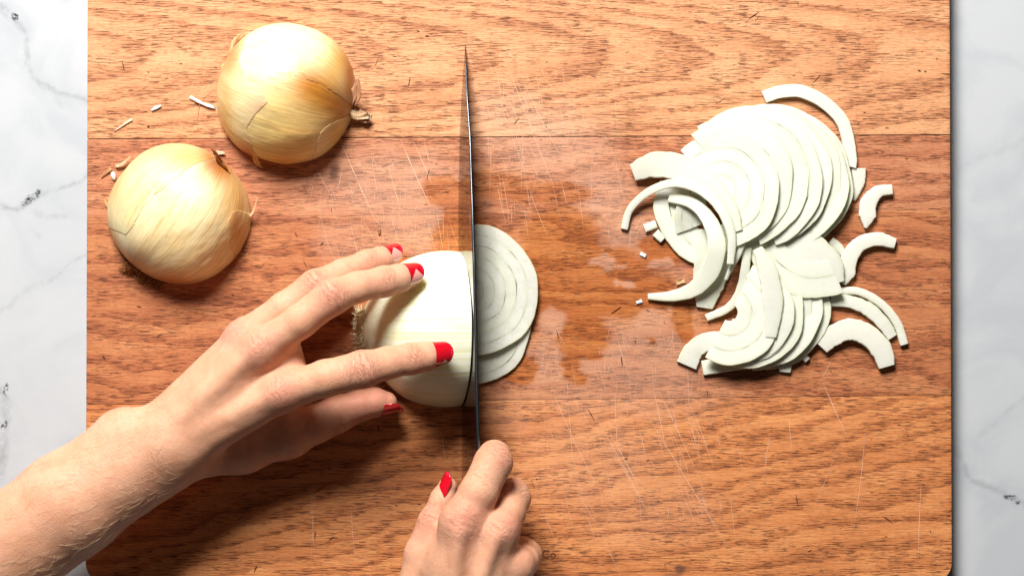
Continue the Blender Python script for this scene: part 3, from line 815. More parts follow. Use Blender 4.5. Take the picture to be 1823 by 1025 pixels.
# handle: oval section, hidden inside the grip
hp = [(859, 842, 116), (861, 870, 116), (864, 920, 112), (872, 1000, 106), (882, 1090, 104), (892, 1180, 106), (896, 1230, 104)]
hc = catmull(hp, 30); hw = P(hc[:, 0], hc[:, 1], hc[:, 2])
A = np.linspace(0, 2*np.pi, 20, endpoint=False); t = np.linspace(0, 1, 30)
rx = 21*(1+.12*np.sin(t*9)); rz = 34*(1-.12*np.sin(t*7)); rx[0] *= .8; rx[-1] *= .5; rz[-1] *= .6
V = hw[:, None]+np.stack([np.cos(A)[None]*rx[:, None]+0*A, 0*A[None]+0*rx[:, None], np.sin(A)[None]*rz[:, None]], -1)
F = [tuple(f) for f in grid_faces(30, 20)]+[(i*20+19, (i+1)*20+19, (i+1)*20, i*20) for i in range(29)]+[tuple(range(20)), tuple(580+i for i in range(20))]
mesh_obj('handle', V.reshape(-1, 3), F, HANDLE, knife)

# ------------------------------------------------------------ peeled onion being cut
peeled = empty('peeled_onion_half', 'glossy peeled white onion half under the fingertips, roots at its left, knife at its right', 'onion half')
def build_peeled():
    prof = np.array([(638, 14), (643, 26), (650, 40), (662, 60), (680, 86), (700, 107), (722, 122), (748, 132), (775, 137.5), (800, 138.5), (825, 136), (850, 132)], float)
    ns, nphi = 110, 130
    c = catmull(prof, ns)
    x0 = P(640, 586, 0); X = P(c[:, 0], 586, 0)[:, 0]; r = c[:, 1]
    e_ = P(819, 586, .9); s_ = P(847.2, 586, 140); slope = (s_[0]-3.2-e_[0])/139
    pa = e_+np.array([-1.6, 0, -.9])
    phi = np.linspace(0, math.pi, nphi)
    # clip axial position by the leaning cut plane: scale u along the axis per phi
    t = np.linspace(0, 1, ns)
    T, PH = np.meshgrid(t, phi, indexing='ij')
    def rad(Xv): return np.interp(Xv, X, r)
    rr = rad(np.full_like(phi, pa[0]))
    for _ in range(6):
        xe = pa[0]+slope*rr*np.sin(phi)*.95; rr = rad(xe)
    Xg = X[0]+(xe[None]-X[0])*np.power(T, 1.25)
    Rg = rad(Xg)
    Rg = Rg*(1+.006*np.sin(PH*9+1)+.010*np.sin(PH*4)+.018*(fbm(N1, PH*4, Xg/90)-.5))
    Y = P(0, 586, 0)[1]+Rg*np.cos(PH)
    Z = Rg*np.sin(PH)*.96+.3
    V = np.stack([Xg, Y, Z], -1)
    F = [tuple(f) for f in grid_faces(ns, nphi)]
    uv = np.stack([PH, T, 0*T], -1)
    # rounding rim + cut face
    Vf = V.reshape(-1, 3)
    mesh_obj('bulb', Vf, F+[tuple(range(nphi))], PEELED, peeled, attrs={'ouv': uv.reshape(-1, 3)})
    # cut face as concentric layers
    ctr = np.array([pa[0], P(0, 586, 0)[1], .3])
    rimv = V[-1]
    fr = np.array([0, .14, .30, .46, .62, .79, 1.0])
    for a, b in zip(fr[:-1], fr[1:]):
        g = .006
        rows = [ctr+(rimv-ctr)*k+np.array([o, 0, 0]) for k, o in ((a+g, -.6), (a+g+.01, .5), (b-g-.01, .5), (b-g, -.6))]
        VV = np.stack(rows, 0).reshape(-1, 3)
        FF = grid_faces(4, nphi)
        at = np.repeat(np.array([0, .1, .9, 1.0]), nphi)
        lu = np.stack([at, np.tile(phi*60, 4), np.full(4*nphi, a*7)], -1)
        mesh_obj('layer', VV, FF, FLESH, peeled, attrs={'luv': lu})
build_peeled()
# root tuft
ac = Acc()
for i in range(230):
    y = random.gauss(584, 18); z = abs(random.gauss(10, 14))+1
    y = min(max(y, 552), 622)
    x = 646+random.uniform(-4, 4)
    ln = random.uniform(8, 22); a = random.gauss(math.pi, .9)
    if y > 590: a = random.gauss(2.3, .5)
    p = [(x, y, z), (x+ln*.5*math.cos(a), y+ln*.5*math.sin(a)*.8, z+random.uniform(-2, 4)), (x+ln*math.cos(a+.3), y+ln*math.sin(a+.3)*.8, max(1, z+random.uniform(-6, 3)))]
    c = catmull(p, 6); rr = random.uniform(.6, 2.0)
    V, F = tube(P(c[:, 0], c[:, 1], c[:, 2]), np.linspace(rr, .3, 6), 5); ac.add(V, F)
tag(ac.build('root', ROOTM, peeled), kind='stuff')
ROOTC = (.82, .72, .45)
for i, (pts, w) in enumerate([([(656, 568, 34), (645, 590, 30), (640, 612, 8)], [5, 8, 3]), ([(652, 560, 40), (640, 575, 36), (634, 592, 16)], [6, 9, 4]), ([(660, 585, 30), (650, 603, 22), (645, 618, 6)], [5, 7, 2]),
                              ([(648, 555, 30), (638, 560, 26), (631, 572, 20)], [8, 8, 4]), ([(646, 592, 28), (636, 600, 14), (630, 596, 6)], [8, 9, 5])]):
    V, F = ribbon(pts, w, 1.4, i, .3, 1.0, ragged=.3); a_ = Acc(); a_.add(V, F, ROOTC); a_.build('root_strip', OPAPER, peeled)

# ------------------------------------------------------------ onion slices
def sector(label, cx, cy, R, r, a0, a1, nl, z0, tilt=(0, 0), th=7, mat=None, sq=1.0, rot=0, group='slices in the onion pile', name='onion_slice', gaps=.15, seed=0, wav=1.0, curve=0):
    """half-ring slice; angles counter-clockwise in degrees, seen from above"""
    mat = mat or FLESH
    root = empty(name, label, 'onion slice', group)
    C = P(cx, cy, z0)
    root.location = C*U
    a0, a1 = math.radians(a0), math.radians(a1)
    n = max(10, int(abs(a1-a0)*22)); A = np.linspace(a0, a1, n)
    rg = np.random.default_rng(seed+100)
    edges = np.linspace(0, 1, nl+1); edges[1:-1] += rg.uniform(-.07, .07, nl-1) if nl > 1 and nl < 6 else 0
    rad = r+(R-r)*edges
    ph = rg.uniform(0, 6, 4)
    wobr = 1+.018*np.sin(A*3+ph[0])+.010*np.sin(A*7+ph[1])
    cr, sr = math.cos(rot), math.sin(rot)
    for k in range(nl):
        ri, ro = rad[k]+gaps*.5*(k > 0), rad[k+1]-gaps*.5*(k < nl-1)
        w = ro-ri; bi = .15 if k > 0 else .6; bo = .15 if k < nl-1 else .9
        e0 = rg.uniform(-.02, .02); e1 = rg.uniform(-.02, .02)
        Ak = np.linspace(a0+e0, a1+e1, n)
        hk = th+rg.uniform(-.08, .08)
        prof = [(ri, 0), (ri, hk-bi), (ri+bi, hk), (ri+w*.35, hk+.1), (ri+w*.65, hk+.1), (ro-bo, hk), (ro, hk-bo*1.2), (ro-.3, 0)]
        pu = [0, .05, .12, .35, .65, .88, 1.0, 1.0]
        V = []; L_ = []
        rag = 1+.004*np.convolve(rg.standard_normal(n+4), np.ones(5)/2.2, 'valid')
        for (rr_, zz), u_ in zip(prof, pu):
            x = rr_*wobr*rag*np.cos(Ak); y = rr_*wobr*rag*np.sin(Ak)*sq
            X = x*cr-y*sr; Y = x*sr+y*cr
            Z = zz+tilt[0]*X+tilt[1]*Y+wav*np.sin(Ak*4+ph[2])*(rr_/R)+curve*(rr_/R)**2*R*.1
            V.append(np.stack([X, Y, Z], -1)); L_.append(np.stack([np.full(n, u_), Ak*rr_, np.full(n, k+seed*3.1)], -1))
        V = np.stack(V, 0).reshape(-1, 3); L_ = np.stack(L_, 0).reshape(-1, 3)
        m_ = len(prof)
        F = grid_faces(m_, n, closed_u=True)
        Fl = [tuple(f[::-1]) for f in F]+[tuple(i*n for i in range(m_)), tuple(i*n+n-1 for i in range(m_))[::-1]]
        o = mesh_obj('layer', V, Fl, mat, root, attrs={'luv': L_})
        try: o.data.set_sharp_from_angle(angle=math.radians(24))
        except Exception: pass
    return root
def band(label, pts, w, th_=8, mat=None, group='slices in the onion pile', name='onion_strip', tilt=0, seed=0, n=34, cat='onion strip', parts=1):
    """curved strip; pts (px,py,z) ; w width list"""
    mat = mat or FLESH; th = th_*.76
    c = catmull(pts, n); c3 = P(c[:, 0], c[:, 1], c[:, 2])
    ww = np.interp(np.linspace(0, 1, n), np.linspace(0, 1, len(w)), w)
    rg = np.random.default_rng(seed)
    ww = ww*(1+.03*rg.standard_normal(n))
    tan = np.gradient(c3, axis=0); tan[:, 2] = 0; tan /= np.linalg.norm(tan, axis=1)[:, None]
    side = np.stack([-tan[:, 1], tan[:, 0], 0*tan[:, 0]], -1)
    b = 1.4
    prof = [(-1, 0, 0), (-1, 0, th-b), (-1, b, th), (-.35, 0, th+.5), (.35, 0, th+.6), (1, -b, th), (1, 0, th-b), (1, 0, 0)]
    pu = [0, .05, .12, .33, .66, .88, 1, 1]
    V = []; L_ = []
    s = np.concatenate([[0], np.cumsum(np.linalg.norm(np.diff(c3, axis=0), axis=1))])
    for (f, o_, z), u_ in zip(prof, pu):
        q = c3+side*(f*ww/2+o_)[:, None]; q[:, 2] += z+tilt*(f*ww/2)
        V.append(q); L_.append(np.stack([np.full(n, u_), s, np.full(n, seed*1.7)], -1))
    V = np.stack(V, 0).reshape(-1, 3); L_ = np.stack(L_, 0).reshape(-1, 3); m_ = 8
    F = grid_faces(m_, n, closed_u=True)
    Fl = [tuple(f) for f in F]+[tuple(i*n for i in range(m_))[::-1], tuple(i*n+n-1 for i in range(m_))]
    o = mesh_obj(name, V, Fl, mat, None, attrs={'luv': L_})
    try: o.data.set_sharp_from_angle(angle=math.radians(24))
    except Exception: pass
    return tag(o, label, cat, group)

GK = 'half ring slices beside the knife'
sector('translucent half ring onion slice lying under the first one beside the blade', 838, 573, 110, 6, -92, 90, 5, 1, (0, 0), 6.5, FLESH3, group=GK, seed=3)
sector('pale half ring onion slice with clear rings lying on top right beside the blade', 838, 517, 122, 4, -97, 96, 6, 12, (-.03, -.02), 6.5, FLESH3, .95, group=GK, seed=5)

# upper fan: each later slice lies on the one before it
fan = [  # cx, cy, R, a0, a1, z0
    (1388, 322, 128, -64, 118, 4), (1374, 318, 134, -68, 118, 9), (1360, 316, 134, -72, 116, 14), (1346, 316, 132, -76, 114, 19), (1332, 318, 130, -80, 112, 24),
    (1316, 322, 122, -86, 112, 29), (1300, 324, 112, -92, 112, 34), (1282, 340, 104, -96, 114, 37)]
ords = ['rightmost and lowest slice of the upper fan in the onion pile', 'second slice from the right in the upper fan of sliced onion', 'third slice from the right in the upper fan of sliced onion',
        'fourth slice from the right in the upper fan of sliced onion', 'fifth slice from the right in the upper fan of sliced onion', 'sixth slice from the right in the upper fan, broad pale band at its rim',
        'second slice from the left in the upper fan, near its top', 'leftmost slice of the upper fan, its full face showing']
for i, (x, y, R, a0_, a1_, z) in enumerate(fan):
    sector(ords[i], x, y, R, R*.10, a0_, a1_, 4, z, (.085+.03*math.sin(i*2), -.02+.03*math.cos(i*3)), 5.2, FLESH, .97, rot=.05*i, seed=20+i)
# slices under / left of the fan
sector('greenish tinged outer slice lying flat under the thin arc at the pile\'s left', 1290, 360, 124, 66, 160, 248, 2, 3, (0, 0), 6, FLESH, 1.0, seed=40)
sector('small slice tucked behind the greenish one at the left of the pile', 1262, 395, 62, 14, 100, 200, 3, 9, (0, .1), 6, FLESH3, seed=41)
band('thick curved onion band sweeping over the left side of the pile', [(1126, 308, 10), (1165, 294, 20), (1215, 300, 32), (1262, 328, 42), (1296, 368, 46), (1312, 412, 44)], [30, 46, 44, 40, 30, 20], 9, seed=42, tilt=.15)
band('thin onion arc reaching furthest left from the pile, its end on the board', [(1111, 408, 2), (1122, 372, 8), (1156, 341, 20), (1203, 326, 34), (1250, 340, 44), (1284, 374, 50), (1302, 420, 50), (1300, 470, 44)], [13, 13, 14, 16, 18, 18, 16, 12], 7, seed=43)
band('long pale C shaped onion strip curling down to the left of the pile', [(1190, 352, 14), (1232, 362, 26), (1262, 392, 36), (1276, 436, 40), (1264, 482, 30), (1236, 514, 18), (1196, 527, 6), (1153, 528, 2)], [16, 20, 26, 32, 34, 28, 19, 11], 7, seed=44)
band('broad glassy onion piece hanging below the C shaped strip', [(1275, 410, 12), (1272, 450, 12), (1262, 500, 8), (1254, 548, 3)], [60, 66, 60, 30], 6, FLESH3, seed=45)
band('narrow white onion arc ending below the broad glassy piece', [(1330, 440, 30), (1326, 480, 26), (1316, 520, 16), (1296, 548, 8), (1257, 566, 2)], [16, 16, 15, 15, 13], 7, seed=46)
band('thin short onion sliver crossing the gap in the pile\'s middle', [(1326, 420, 40), (1316, 450, 38), (1300, 480, 30), (1292, 498, 22)], [10, 10, 8, 6], 5, seed=47)
sector('slice below the fan in the centre of the pile, curved side down', 1330, 372, 84, 16, -150, 20, 3, 24, (.03, .05), 6, FLESH, seed=48)
# lower fan
low = [(1362, 548, 112, -96, 66, 3), (1350, 548, 110, -98, 66, 8), (1338, 548, 108, -100, 68, 13), (1324, 550, 106, -102, 70, 18), (1310, 552, 100, -104, 72, 23), (1298, 556, 92, -106, 74, 28)]
lords = ['outermost slice at the lower right rim of the pile\'s lower fan', 'second slice from the right in the lower fan', 'third slice from the right in the lower fan', 'fourth slice from the right in the lower fan',
         'fifth slice from the right in the lower fan', 'topmost and leftmost slice of the lower fan']
for i, (x, y, R, a0_, a1_, z) in enumerate(low):
    sector(lords[i], x, y, R, R*.16, a0_, a1_, 3, z, (.085+.03*math.sin(i*2), -.01+.03*math.cos(i*3)), 5.2, FLESH, 1.0, rot=-.06*i+.1, seed=60+i)
band('thick onion arch at the pile\'s lower left with its cut end on the board', [(1222, 650, 2), (1236, 622, 6), (1266, 606, 14), (1306, 612, 24), (1345, 628, 26), (1376, 618, 26), (1398, 588, 26), (1402, 545, 26)], [38, 34, 32, 30, 26, 24, 22, 16], 8, seed=70)
band('pale curved strip lying along the bottom rim of the pile', [(1250, 655, 2), (1290, 648, 6), (1340, 640, 10), (1388, 618, 14), (1420, 580, 16)], [26, 28, 24, 20, 14], 8, seed=71)
band('upright pointed onion piece standing out of the lower fan', [(1348, 442, 46), (1366, 480, 44), (1376, 540, 40), (1372, 600, 36)], [18, 34, 36, 20], 6, seed=72)
sector('broad square ended piece at the right waist of the pile', 1452, 408, 124, 60, 195, 292, 2, 22, (0, 0), 7, FLESH, 1.0, rot=0, seed=73)
band('flat onion piece behind the square ended one', [(1400, 418, 20), (1440, 440, 22), (1475, 470, 20), (1486, 505, 16)], [50, 56, 48, 34], 7, seed=74)
# loose pieces round the pile
GL = 'loose onion pieces on the board'
sector('thin glassy onion arc looping out at the upper right of the pile', 1404, 270, 121, 98, -14, 114, 1, 3, (0, 0), 8, FLESH2, .97, group=GL, name='onion_strip', seed=80)
band('small wedge of onion just right of the pile\'s upper fan', [(1528, 300, 2), (1528, 325, 2), (1519, 356, 2)], [26, 22, 8], 7, FLESH2, GL, seed=81)
band('short hooked onion piece, topmost of the loose ones to the right', [(1587, 338, 2), (1562, 342, 3), (1545, 362, 3), (1543, 385, 3), (1540, 406, 2)], [17, 22, 30, 30, 5], 12, FLESH2, GL, seed=82)
band('thick hooked onion piece below the short hooked one', [(1592, 434, 2), (1560, 426, 4), (1528, 436, 4), (1510, 462, 4), (1505, 488, 3), (1503, 507, 2)], [19, 25, 26, 30, 32, 5], 13, FLESH2, GL, seed=83)
band('small onion bit half hidden behind the thick hooked piece', [(1478, 428, 2), (1492, 440, 2), (1500, 452, 2)], [14, 16, 12], 8, FLESH3, GL, seed=84)
band('long thin onion arc, outermost at the lower right of the pile', [(1486, 519, 3), (1528, 519, 4), (1568, 541, 4), (1596, 575, 3), (1609, 613, 2)], [13, 14, 15, 15, 15], 10, FLESH2, GL, seed=85)
band('curved onion strip lying just inside the outermost thin arc', [(1478, 534, 4), (1512, 537, 5), (1546, 551, 5), (1573, 577, 4), (1588, 600, 2)], [22, 22, 24, 23, 18], 9, FLESH, GL, seed=86)
band('thick white onion arch, lowest of the loose pieces to the right', [(1461, 618, 2), (1480, 599, 4), (1511, 586, 5), (1544, 597, 5), (1568, 623, 4), (1577, 652, 2)], [27, 36, 38, 38, 38, 29], 15, FLESH2, GL, seed=87)
band('small square onion scrap under the lower fan', [(1399, 642, 2), (1397, 662, 2)], [22, 20], 8, FLESH3, GL, 'onion_scrap', seed=88, cat='onion scrap', n=8)
band('short onion stub beside the square scrap under the lower fan', [(1424, 628, 2), (1437, 641, 2)], [12, 11], 8, FLESH3, GL, 'onion_scrap', seed=89, cat='onion scrap', n=8)
band('small white onion scrap left of the pile beside the thin arc', [(1147, 407, 2), (1168, 399, 2)], [15, 14], 8, FLESH2, GL, 'onion_scrap', seed=90, cat='onion scrap', n=8)
band('white onion stub tucked at the edge of the greenish slice', [(1166, 414, 2), (1180, 427, 2)], [15, 14], 8, FLESH2, GL, 'onion_scrap', seed=91, cat='onion scrap', n=8)

# crumbs and flakes on the board
def flake(label, pts, w, mat=SCRAP, th=1.5, cat='onion flake', name='onion_flake', wav=.6, rg=.3, roll=.2, seed=0):
    V, F = ribbon(pts, w, th, seed, roll, wav, n=8, m=4, ragged=rg)
    o = mesh_obj(name, V, F, mat, None); return tag(o, label, cat, 'bits of onion scattered on the board')
flake('small glassy onion chip left of the upper onion half', [(269, 197, 2.5), (277, 192, 3), (287, 188, 2.5)], [3, 7, 2], th=1.2)
flake('papery white flake nearest the upper onion half', [(338, 172, 3), (352, 180, 5), (368, 187, 4), (383, 193, 3)], [7, 6, 5, 4], SCRAP, th=.6, wav=2.0, rg=.5, seed=1)
flake('thin faint shred of skin below the glassy chip', [(203, 234, 1.5), (220, 222, 2), (235, 212, 2)], [2, 3, 5], SCRATCH, th=.5, seed=2)
flake('tiny white chip at the upper left rim of the lower onion half', [(200, 306, 3), (202, 313, 6), (203, 321, 3)], [6, 8, 5], th=4, seed=3)
flake('tiny white crumb in front of the sliced pile, upper one', [(1140, 451, 2.5), (1150, 456, 2.5)], [6, 7], th=3, cat='onion crumb', name='onion_crumb', seed=4)
flake('yellowish bit of skin between the crumbs and the pile', [(1204, 504, 3), (1212, 503, 3), (1220, 500, 3)], [9, 5, 8], DRY, th=1, seed=5)
flake('tiny white crumb in front of the sliced pile, lower one', [(1133, 539, 2.5), (1143, 535, 2.5)], [5, 6], th=3, cat='onion crumb', name='onion_crumb', seed=6)
flake('small orange shred of skin above the fingertips', [(675, 408, 2), (676, 418, 2)], [6, 4], DRYDARK, th=1, seed=7)

# ------------------------------------------------------------ signed distance hands
class SDF:
    def __init__(s, lo, hi, h):
        s.lo = np.array(lo, float); s.h = h; s.n = np.ceil((np.array(hi)-s.lo)/h).astype(int)+1
        s.ax = [s.lo[i]+h*np.arange(s.n[i]) for i in range(3)]
        s.base = np.full(s.n, 60., np.float32)
        s.tot = None
    def box(s, pts, pad):
        pts = np.asarray(pts)
        a = np.clip(np.floor((pts.min(0)-pad-s.lo)/s.h).astype(int), 0, s.n-1); b = np.clip(np.ceil((pts.max(0)+pad-s.lo)/s.h).astype(int)+1, 1, s.n)
        return tuple(slice(i, j) for i, j in zip(a, b))
    def cone(s, sl, a, b, ra, rb):
        X = (s.ax[0][sl[0]]-a[0])[:, None, None].astype(np.float32); Y = (s.ax[1][sl[1]]-a[1])[None, :, None].astype(np.float32); Z = (s.ax[2][sl[2]]-a[2])[None, None].astype(np.float32)
        d = (b-a); L2 = float(d@d)+1e-6
        t = np.clip((X*d[0]+Y*d[1]+Z*d[2])/L2, 0, 1)
        t2 = t*t*(3-2*t)*.35+t*.65
        return np.sqrt((X-t*d[0])**2+(Y-t*d[1])**2+(Z-t*d[2])**2)-(ra+(rb-ra)*t2)
    @staticmethod
    def smin(a, b, k):
        h = np.clip(k-np.abs(a-b), 0, None)/k
        return np.minimum(a, b)-h*h*k*.25
    def add(s, a, b, ra, rb, k, pad=None):
        pad = max(ra, rb)+k+8
        sl = s.box([a, b], pad)
        s.base[sl] = s.smin(s.base[sl], s.cone(sl, a, b, ra, rb), k)
    def finger(s, pts, rs, k_in=7, k_out=16, extra=()):
        if s.tot is None: s.tot = s.base.copy()
        sl = s.box(pts, max(rs)+k_out+8)
        d = None
        for i in range(len(pts)-1):
            c = s.cone(sl, pts[i], pts[i+1], rs[i], rs[i+1])
            d = c if d is None else s.smin(d, c, k_in)
        for a, b, ra, rb, k in extra:
            d = s.smin(d, s.cone(sl, a, b, ra, rb), k)
        s.tot[sl] = np.minimum(s.tot[sl], s.smin(s.base[sl], d, k_out))
    def mesh(s):
        F = s.tot if s.tot is not None else s.base
        F = F+1e-4
        for a_ in range(3):
            e_ = [slice(None)]*3; e_[a_] = [0, -1]; F[tuple(e_)] = np.maximum(F[tuple(e_)], .5)
        ins = F < 0
        n = F.shape
        c = np.zeros((n[0]-1, n[1]-1, n[2]-1), np.int8)
        for dx in (0, 1):
            for dy in (0, 1):
                for dz in (0, 1):
                    c += ins[dx:n[0]-1+dx, dy:n[1]-1+dy, dz:n[2]-1+dz]
        act = (c > 0) & (c < 8)
        idx = np.full(act.shape, -1, np.int64); I = np.argwhere(act); idx[act] = np.arange(len(I))
        pos = np.zeros((len(I), 3)); cnt = np.zeros(len(I))
        corners = [(0, 0, 0), (1, 0, 0), (0, 1, 0), (1, 1, 0), (0, 0, 1), (1, 0, 1), (0, 1, 1), (1, 1, 1)]
        for i in range(8):
            for ax in range(3):
                a = corners[i]
                if a[ax]: continue
                b = list(a); b[ax] = 1
                fa = F[I[:, 0]+a[0], I[:, 1]+a[1], I[:, 2]+a[2]]; fb = F[I[:, 0]+b[0], I[:, 1]+b[1], I[:, 2]+b[2]]
                mk = (fa < 0) != (fb < 0)
                t = np.where(mk, fa/(fa-fb+1e-12), 0)
                p = np.array(a)[None]+t[:, None]*(np.array(b)-np.array(a))[None]
                pos += np.where(mk[:, None], p, 0); cnt += mk
        V = s.lo+s.h*(I+pos/cnt[:, None])
        quads = []
        for ax in range(3):
            sl0 = [slice(1, -1)]*3; sl0[ax] = slice(0, -1); sl1 = [slice(1, -1)]*3; sl1[ax] = slice(1, None)
            f0 = ins[tuple(sl0)]; f1 = ins[tuple(sl1)]
            E = np.argwhere(f0 != f1); flip = f0[f0 != f1]
            off = np.array([1, 1, 1]); off[ax] = 0
            E = E+off
            u, v = (ax+1) % 3, (ax+2) % 3
            q = []
            for du, dv in ((1, 1), (0, 1), (0, 0), (1, 0)):
                g = E.copy(); g[:, u] -= du; g[:, v] -= dv
                q.append(idx[g[:, 0], g[:, 1], g[:, 2]])
            q = np.stack(q, 1)
            q[~flip] = q[~flip][:, ::-1]
            quads.append(q)
        Q = np.concatenate(quads); Q = Q[(Q >= 0).all(1)]
        # normals from the field gradient
        g = (V-s.lo)/s.h
        def tri(p):
            i = np.clip(np.floor(p).astype(int), 0, np.array(n)-2); f = p-i; r = 0
            for dx in (0, 1):
                for dy in (0, 1):
                    for dz in (0, 1):
                        w = (f[:, 0] if dx else 1-f[:, 0])*(f[:, 1] if dy else 1-f[:, 1])*(f[:, 2] if dz else 1-f[:, 2])
                        r = r+w*F[i[:, 0]+dx, i[:, 1]+dy, i[:, 2]+dz]
            return r
        for it in range(2):
            g = (V-s.lo)/s.h
            G = np.stack([tri(g+e)-tri(g-e) for e in np.eye(3)*1.0], -1)/(2*s.h)
            gl = np.linalg.norm(G, axis=1)[:, None]+1e-6
            V = V-np.clip(tri(g)[:, None]/gl, -s.h*.5, s.h*.5)*G/gl
        return V, Q, G/gl

def J(px, py, z): return P(px, py, z)
def unit(v): return v/(np.linalg.norm(v)+1e-9)

def nail(parent, T, A, N_, r, L, width, label=None, style=.4, back=.62, flip=1, droop=.0, pointed=.5):
    A = unit(A); N_ = unit(N_-A*(N_@A)); B = np.cross(A, N_)*flip
    nu, nv = 22, 17
    u = np.linspace(0, 1, nu); v = np.linspace(-1, 1, nv)
    Uu, Vv = np.meshgrid(u, v, indexing='ij')
    # outline: rounded base, nearly parallel sides, rounded-pointed tip
    base = np.sqrt(np.clip(1-np.clip(1-Uu/.22, 0, 1)**2, 0, 1))
    tip = np.power(np.clip(1-np.clip((Uu-.62)/.40, 0, 1)**2.2, 0, 1), .55+pointed*.3)
    wfac = (.55+.45*base)*tip
    ang = Vv*wfac*math.radians(width)
    endcurve = (Uu-.02)+.06*(Uu > 1)
    rr = r*(1.2-.24*Uu)
    flat = 1.0
    X = T+A*((endcurve-back)*L)[..., None]+(rr*np.cos(ang)*flat-droop*r*Uu**2)[..., None]*N_+(rr*np.sin(ang))[..., None]*B
    nrm = np.cos(ang)[..., None]*N_+np.sin(ang)[..., None]*B
    top = X+nrm*1.0
    bot = X-nrm*2.2
    V = np.concatenate([top.reshape(-1, 3), bot.reshape(-1, 3)])
    F = [tuple(f) for f in grid_faces(nu, nv)]+[tuple(f[::-1]) for f in grid_faces(nu, nv, nu*nv)]
    b = list(range(nv))+[i*nv+nv-1 for i in range(1, nu)]+[(nu-1)*nv+j for j in range(nv-2, -1, -1)]+[i*nv for i in range(nu-2, 0, -1)]
    K = len(b); F += [(b[i], b[(i+1) % K], b[(i+1) % K]+nu*nv, b[i]+nu*nv) for i in range(K)]
    at = np.stack([Uu, Vv*wfac, 0*Uu+style], -1).reshape(-1, 3); at = np.concatenate([at, at])
    o = mesh_obj('fingernail', V, F, NAIL, parent, attrs={'nuv': at})
    import bmesh
    bm = bmesh.new(); bm.from_mesh(o.data); bmesh.ops.recalc_face_normals(bm, faces=bm.faces); bm.to_mesh(o.data); bm.free()
    if label: o['label'] = label
    return o

def finish_hand(name, sdf, joints, reds, mat, parent, label):
    """joints: (pos, axis, dorsal, length scale, strength) ; reds: (pos, radius, amount)"""
    V, Q, Nn = sdf.mesh()
    kn = np.zeros((len(V), 3)); best = np.full(len(V), 0.)
    disp = np.zeros(len(V))
    for p, a, d, sc_, st in joints:
        a = unit(a); d = unit(d-a*(d@a)); b = np.cross(a, d)
        rel = V-p; s_ = rel@a; bb = rel@b; dd = rel@d
        m_ = np.exp(-(s_/(sc_))**2-(bb/(sc_*1.15))**2)*sstep(-.05, .5, Nn@d)*st
        m_ = np.where(np.abs(dd) > sc_*2.6, 0, m_)
        sel = m_ > best
        best = np.where(sel, m_, best)
        kn[sel] = np.stack([s_+bb**2/(sc_*2.2)*np.sign(s_+1e-6)*.6, bb, 0*bb], -1)[sel]
        for q, w_, A_ in ((-.42, .11, 1.3), (-.15, .10, 1.5), (.12, .09, 1.4), (.40, .11, 1.2), (.68, .10, .7), (-.72, .1, .7)):
            wig = 1.6*np.sin(bb/(sc_*.28)+q*9+p[0])
            cen = q*sc_*(1+.5*(bb/sc_)**2)+wig
            disp -= A_*st*np.exp(-((s_-cen)/(w_*sc_))**2)*np.exp(-(bb/(sc_*.75))**2)*sstep(.1, .7, Nn@d)*(np.abs(dd) < sc_*2.6)
    kn[:, 2] = np.clip(best, 0, 1)
    tint = np.zeros(len(V))
    for p, r_, am in reds:
        tint = np.maximum(tint, am*np.exp(-(np.linalg.norm(V-p, axis=1)/r_)**2))
    # gentle unevenness of the skin surface
    px, py = V[:, 0], V[:, 1]
    disp += 1.6*(fbm(N1, px/38, py/38+V[:, 2]/50, 3)-.5)
    V = V+Nn*disp[:, None]
    return tag(mesh_obj(name, V, Q, mat, parent, attrs={'tint': tint, 'knuckle': kn}), label), V, Nn

person = empty('person', 'person with red nails, one hand steadying the onion, the other gripping the knife', 'person')

# ---- left hand and forearm
H = 2.0
s = SDF(P(-330, 1300, -5)*[1, 1, 0]+[0, 0, 0], P(840, 405, 0)*[1, 1, 0]+[0, 0, 262], H)
up = np.array([0, 0, 1.0])
# forearm (two bones side by side) and wrist
for q in [((-440, 1300, 150), (120, 902, 145), 94, 72), ((-440, 1255, 150), (105, 880, 145), 76, 62), ((-420, 1345, 140), (140, 925, 135), 64, 60),
          ((120, 902, 145), (282, 796, 140), 68, 58), ((100, 876, 142), (228, 776, 132), 58, 48), ((135, 925, 135), (300, 830, 128), 56, 46)]:
    s.add(J(*q[0]), J(*q[1]), q[2], q[3], 26)
s.add(J(210, 772, 140), J(222, 768, 142), 36, 34, 24)                     # wrist bone bump
Lmc = {'i': (500, 698, 172), 'm': (462, 624, 174), 'r': (436, 602, 132), 'p': (408, 628, 78)}
for a, b, ra, rb in [((300, 806, 136), Lmc['i'], 44, 32), ((292, 786, 148), Lmc['m'], 42, 31), ((280, 772, 138), Lmc['r'], 44, 31), ((280, 780, 112), Lmc['p'], 40, 26),
                     ((305, 800, 115), (445, 690, 110), 44, 40), ((290, 800, 130), (330, 790, 130), 52, 50)]:
    s.add(J(*a), J(*b), ra, rb, 26)
# thenar mass and first web
s.add(J(300, 815, 104), J(430, 796, 62), 44, 42, 24)
s.add(J(430, 796, 62), J(512, 774, 58), 42, 37, 22)
s.add(J(410, 765, 88), J(500, 735, 84), 22, 16, 24)
s.add(J(512, 608, 158), J(524, 660, 152), 20, 22, 30)                     # web index/middle
s.add(J(450, 615, 140), J(500, 580, 140), 20, 15, 20)
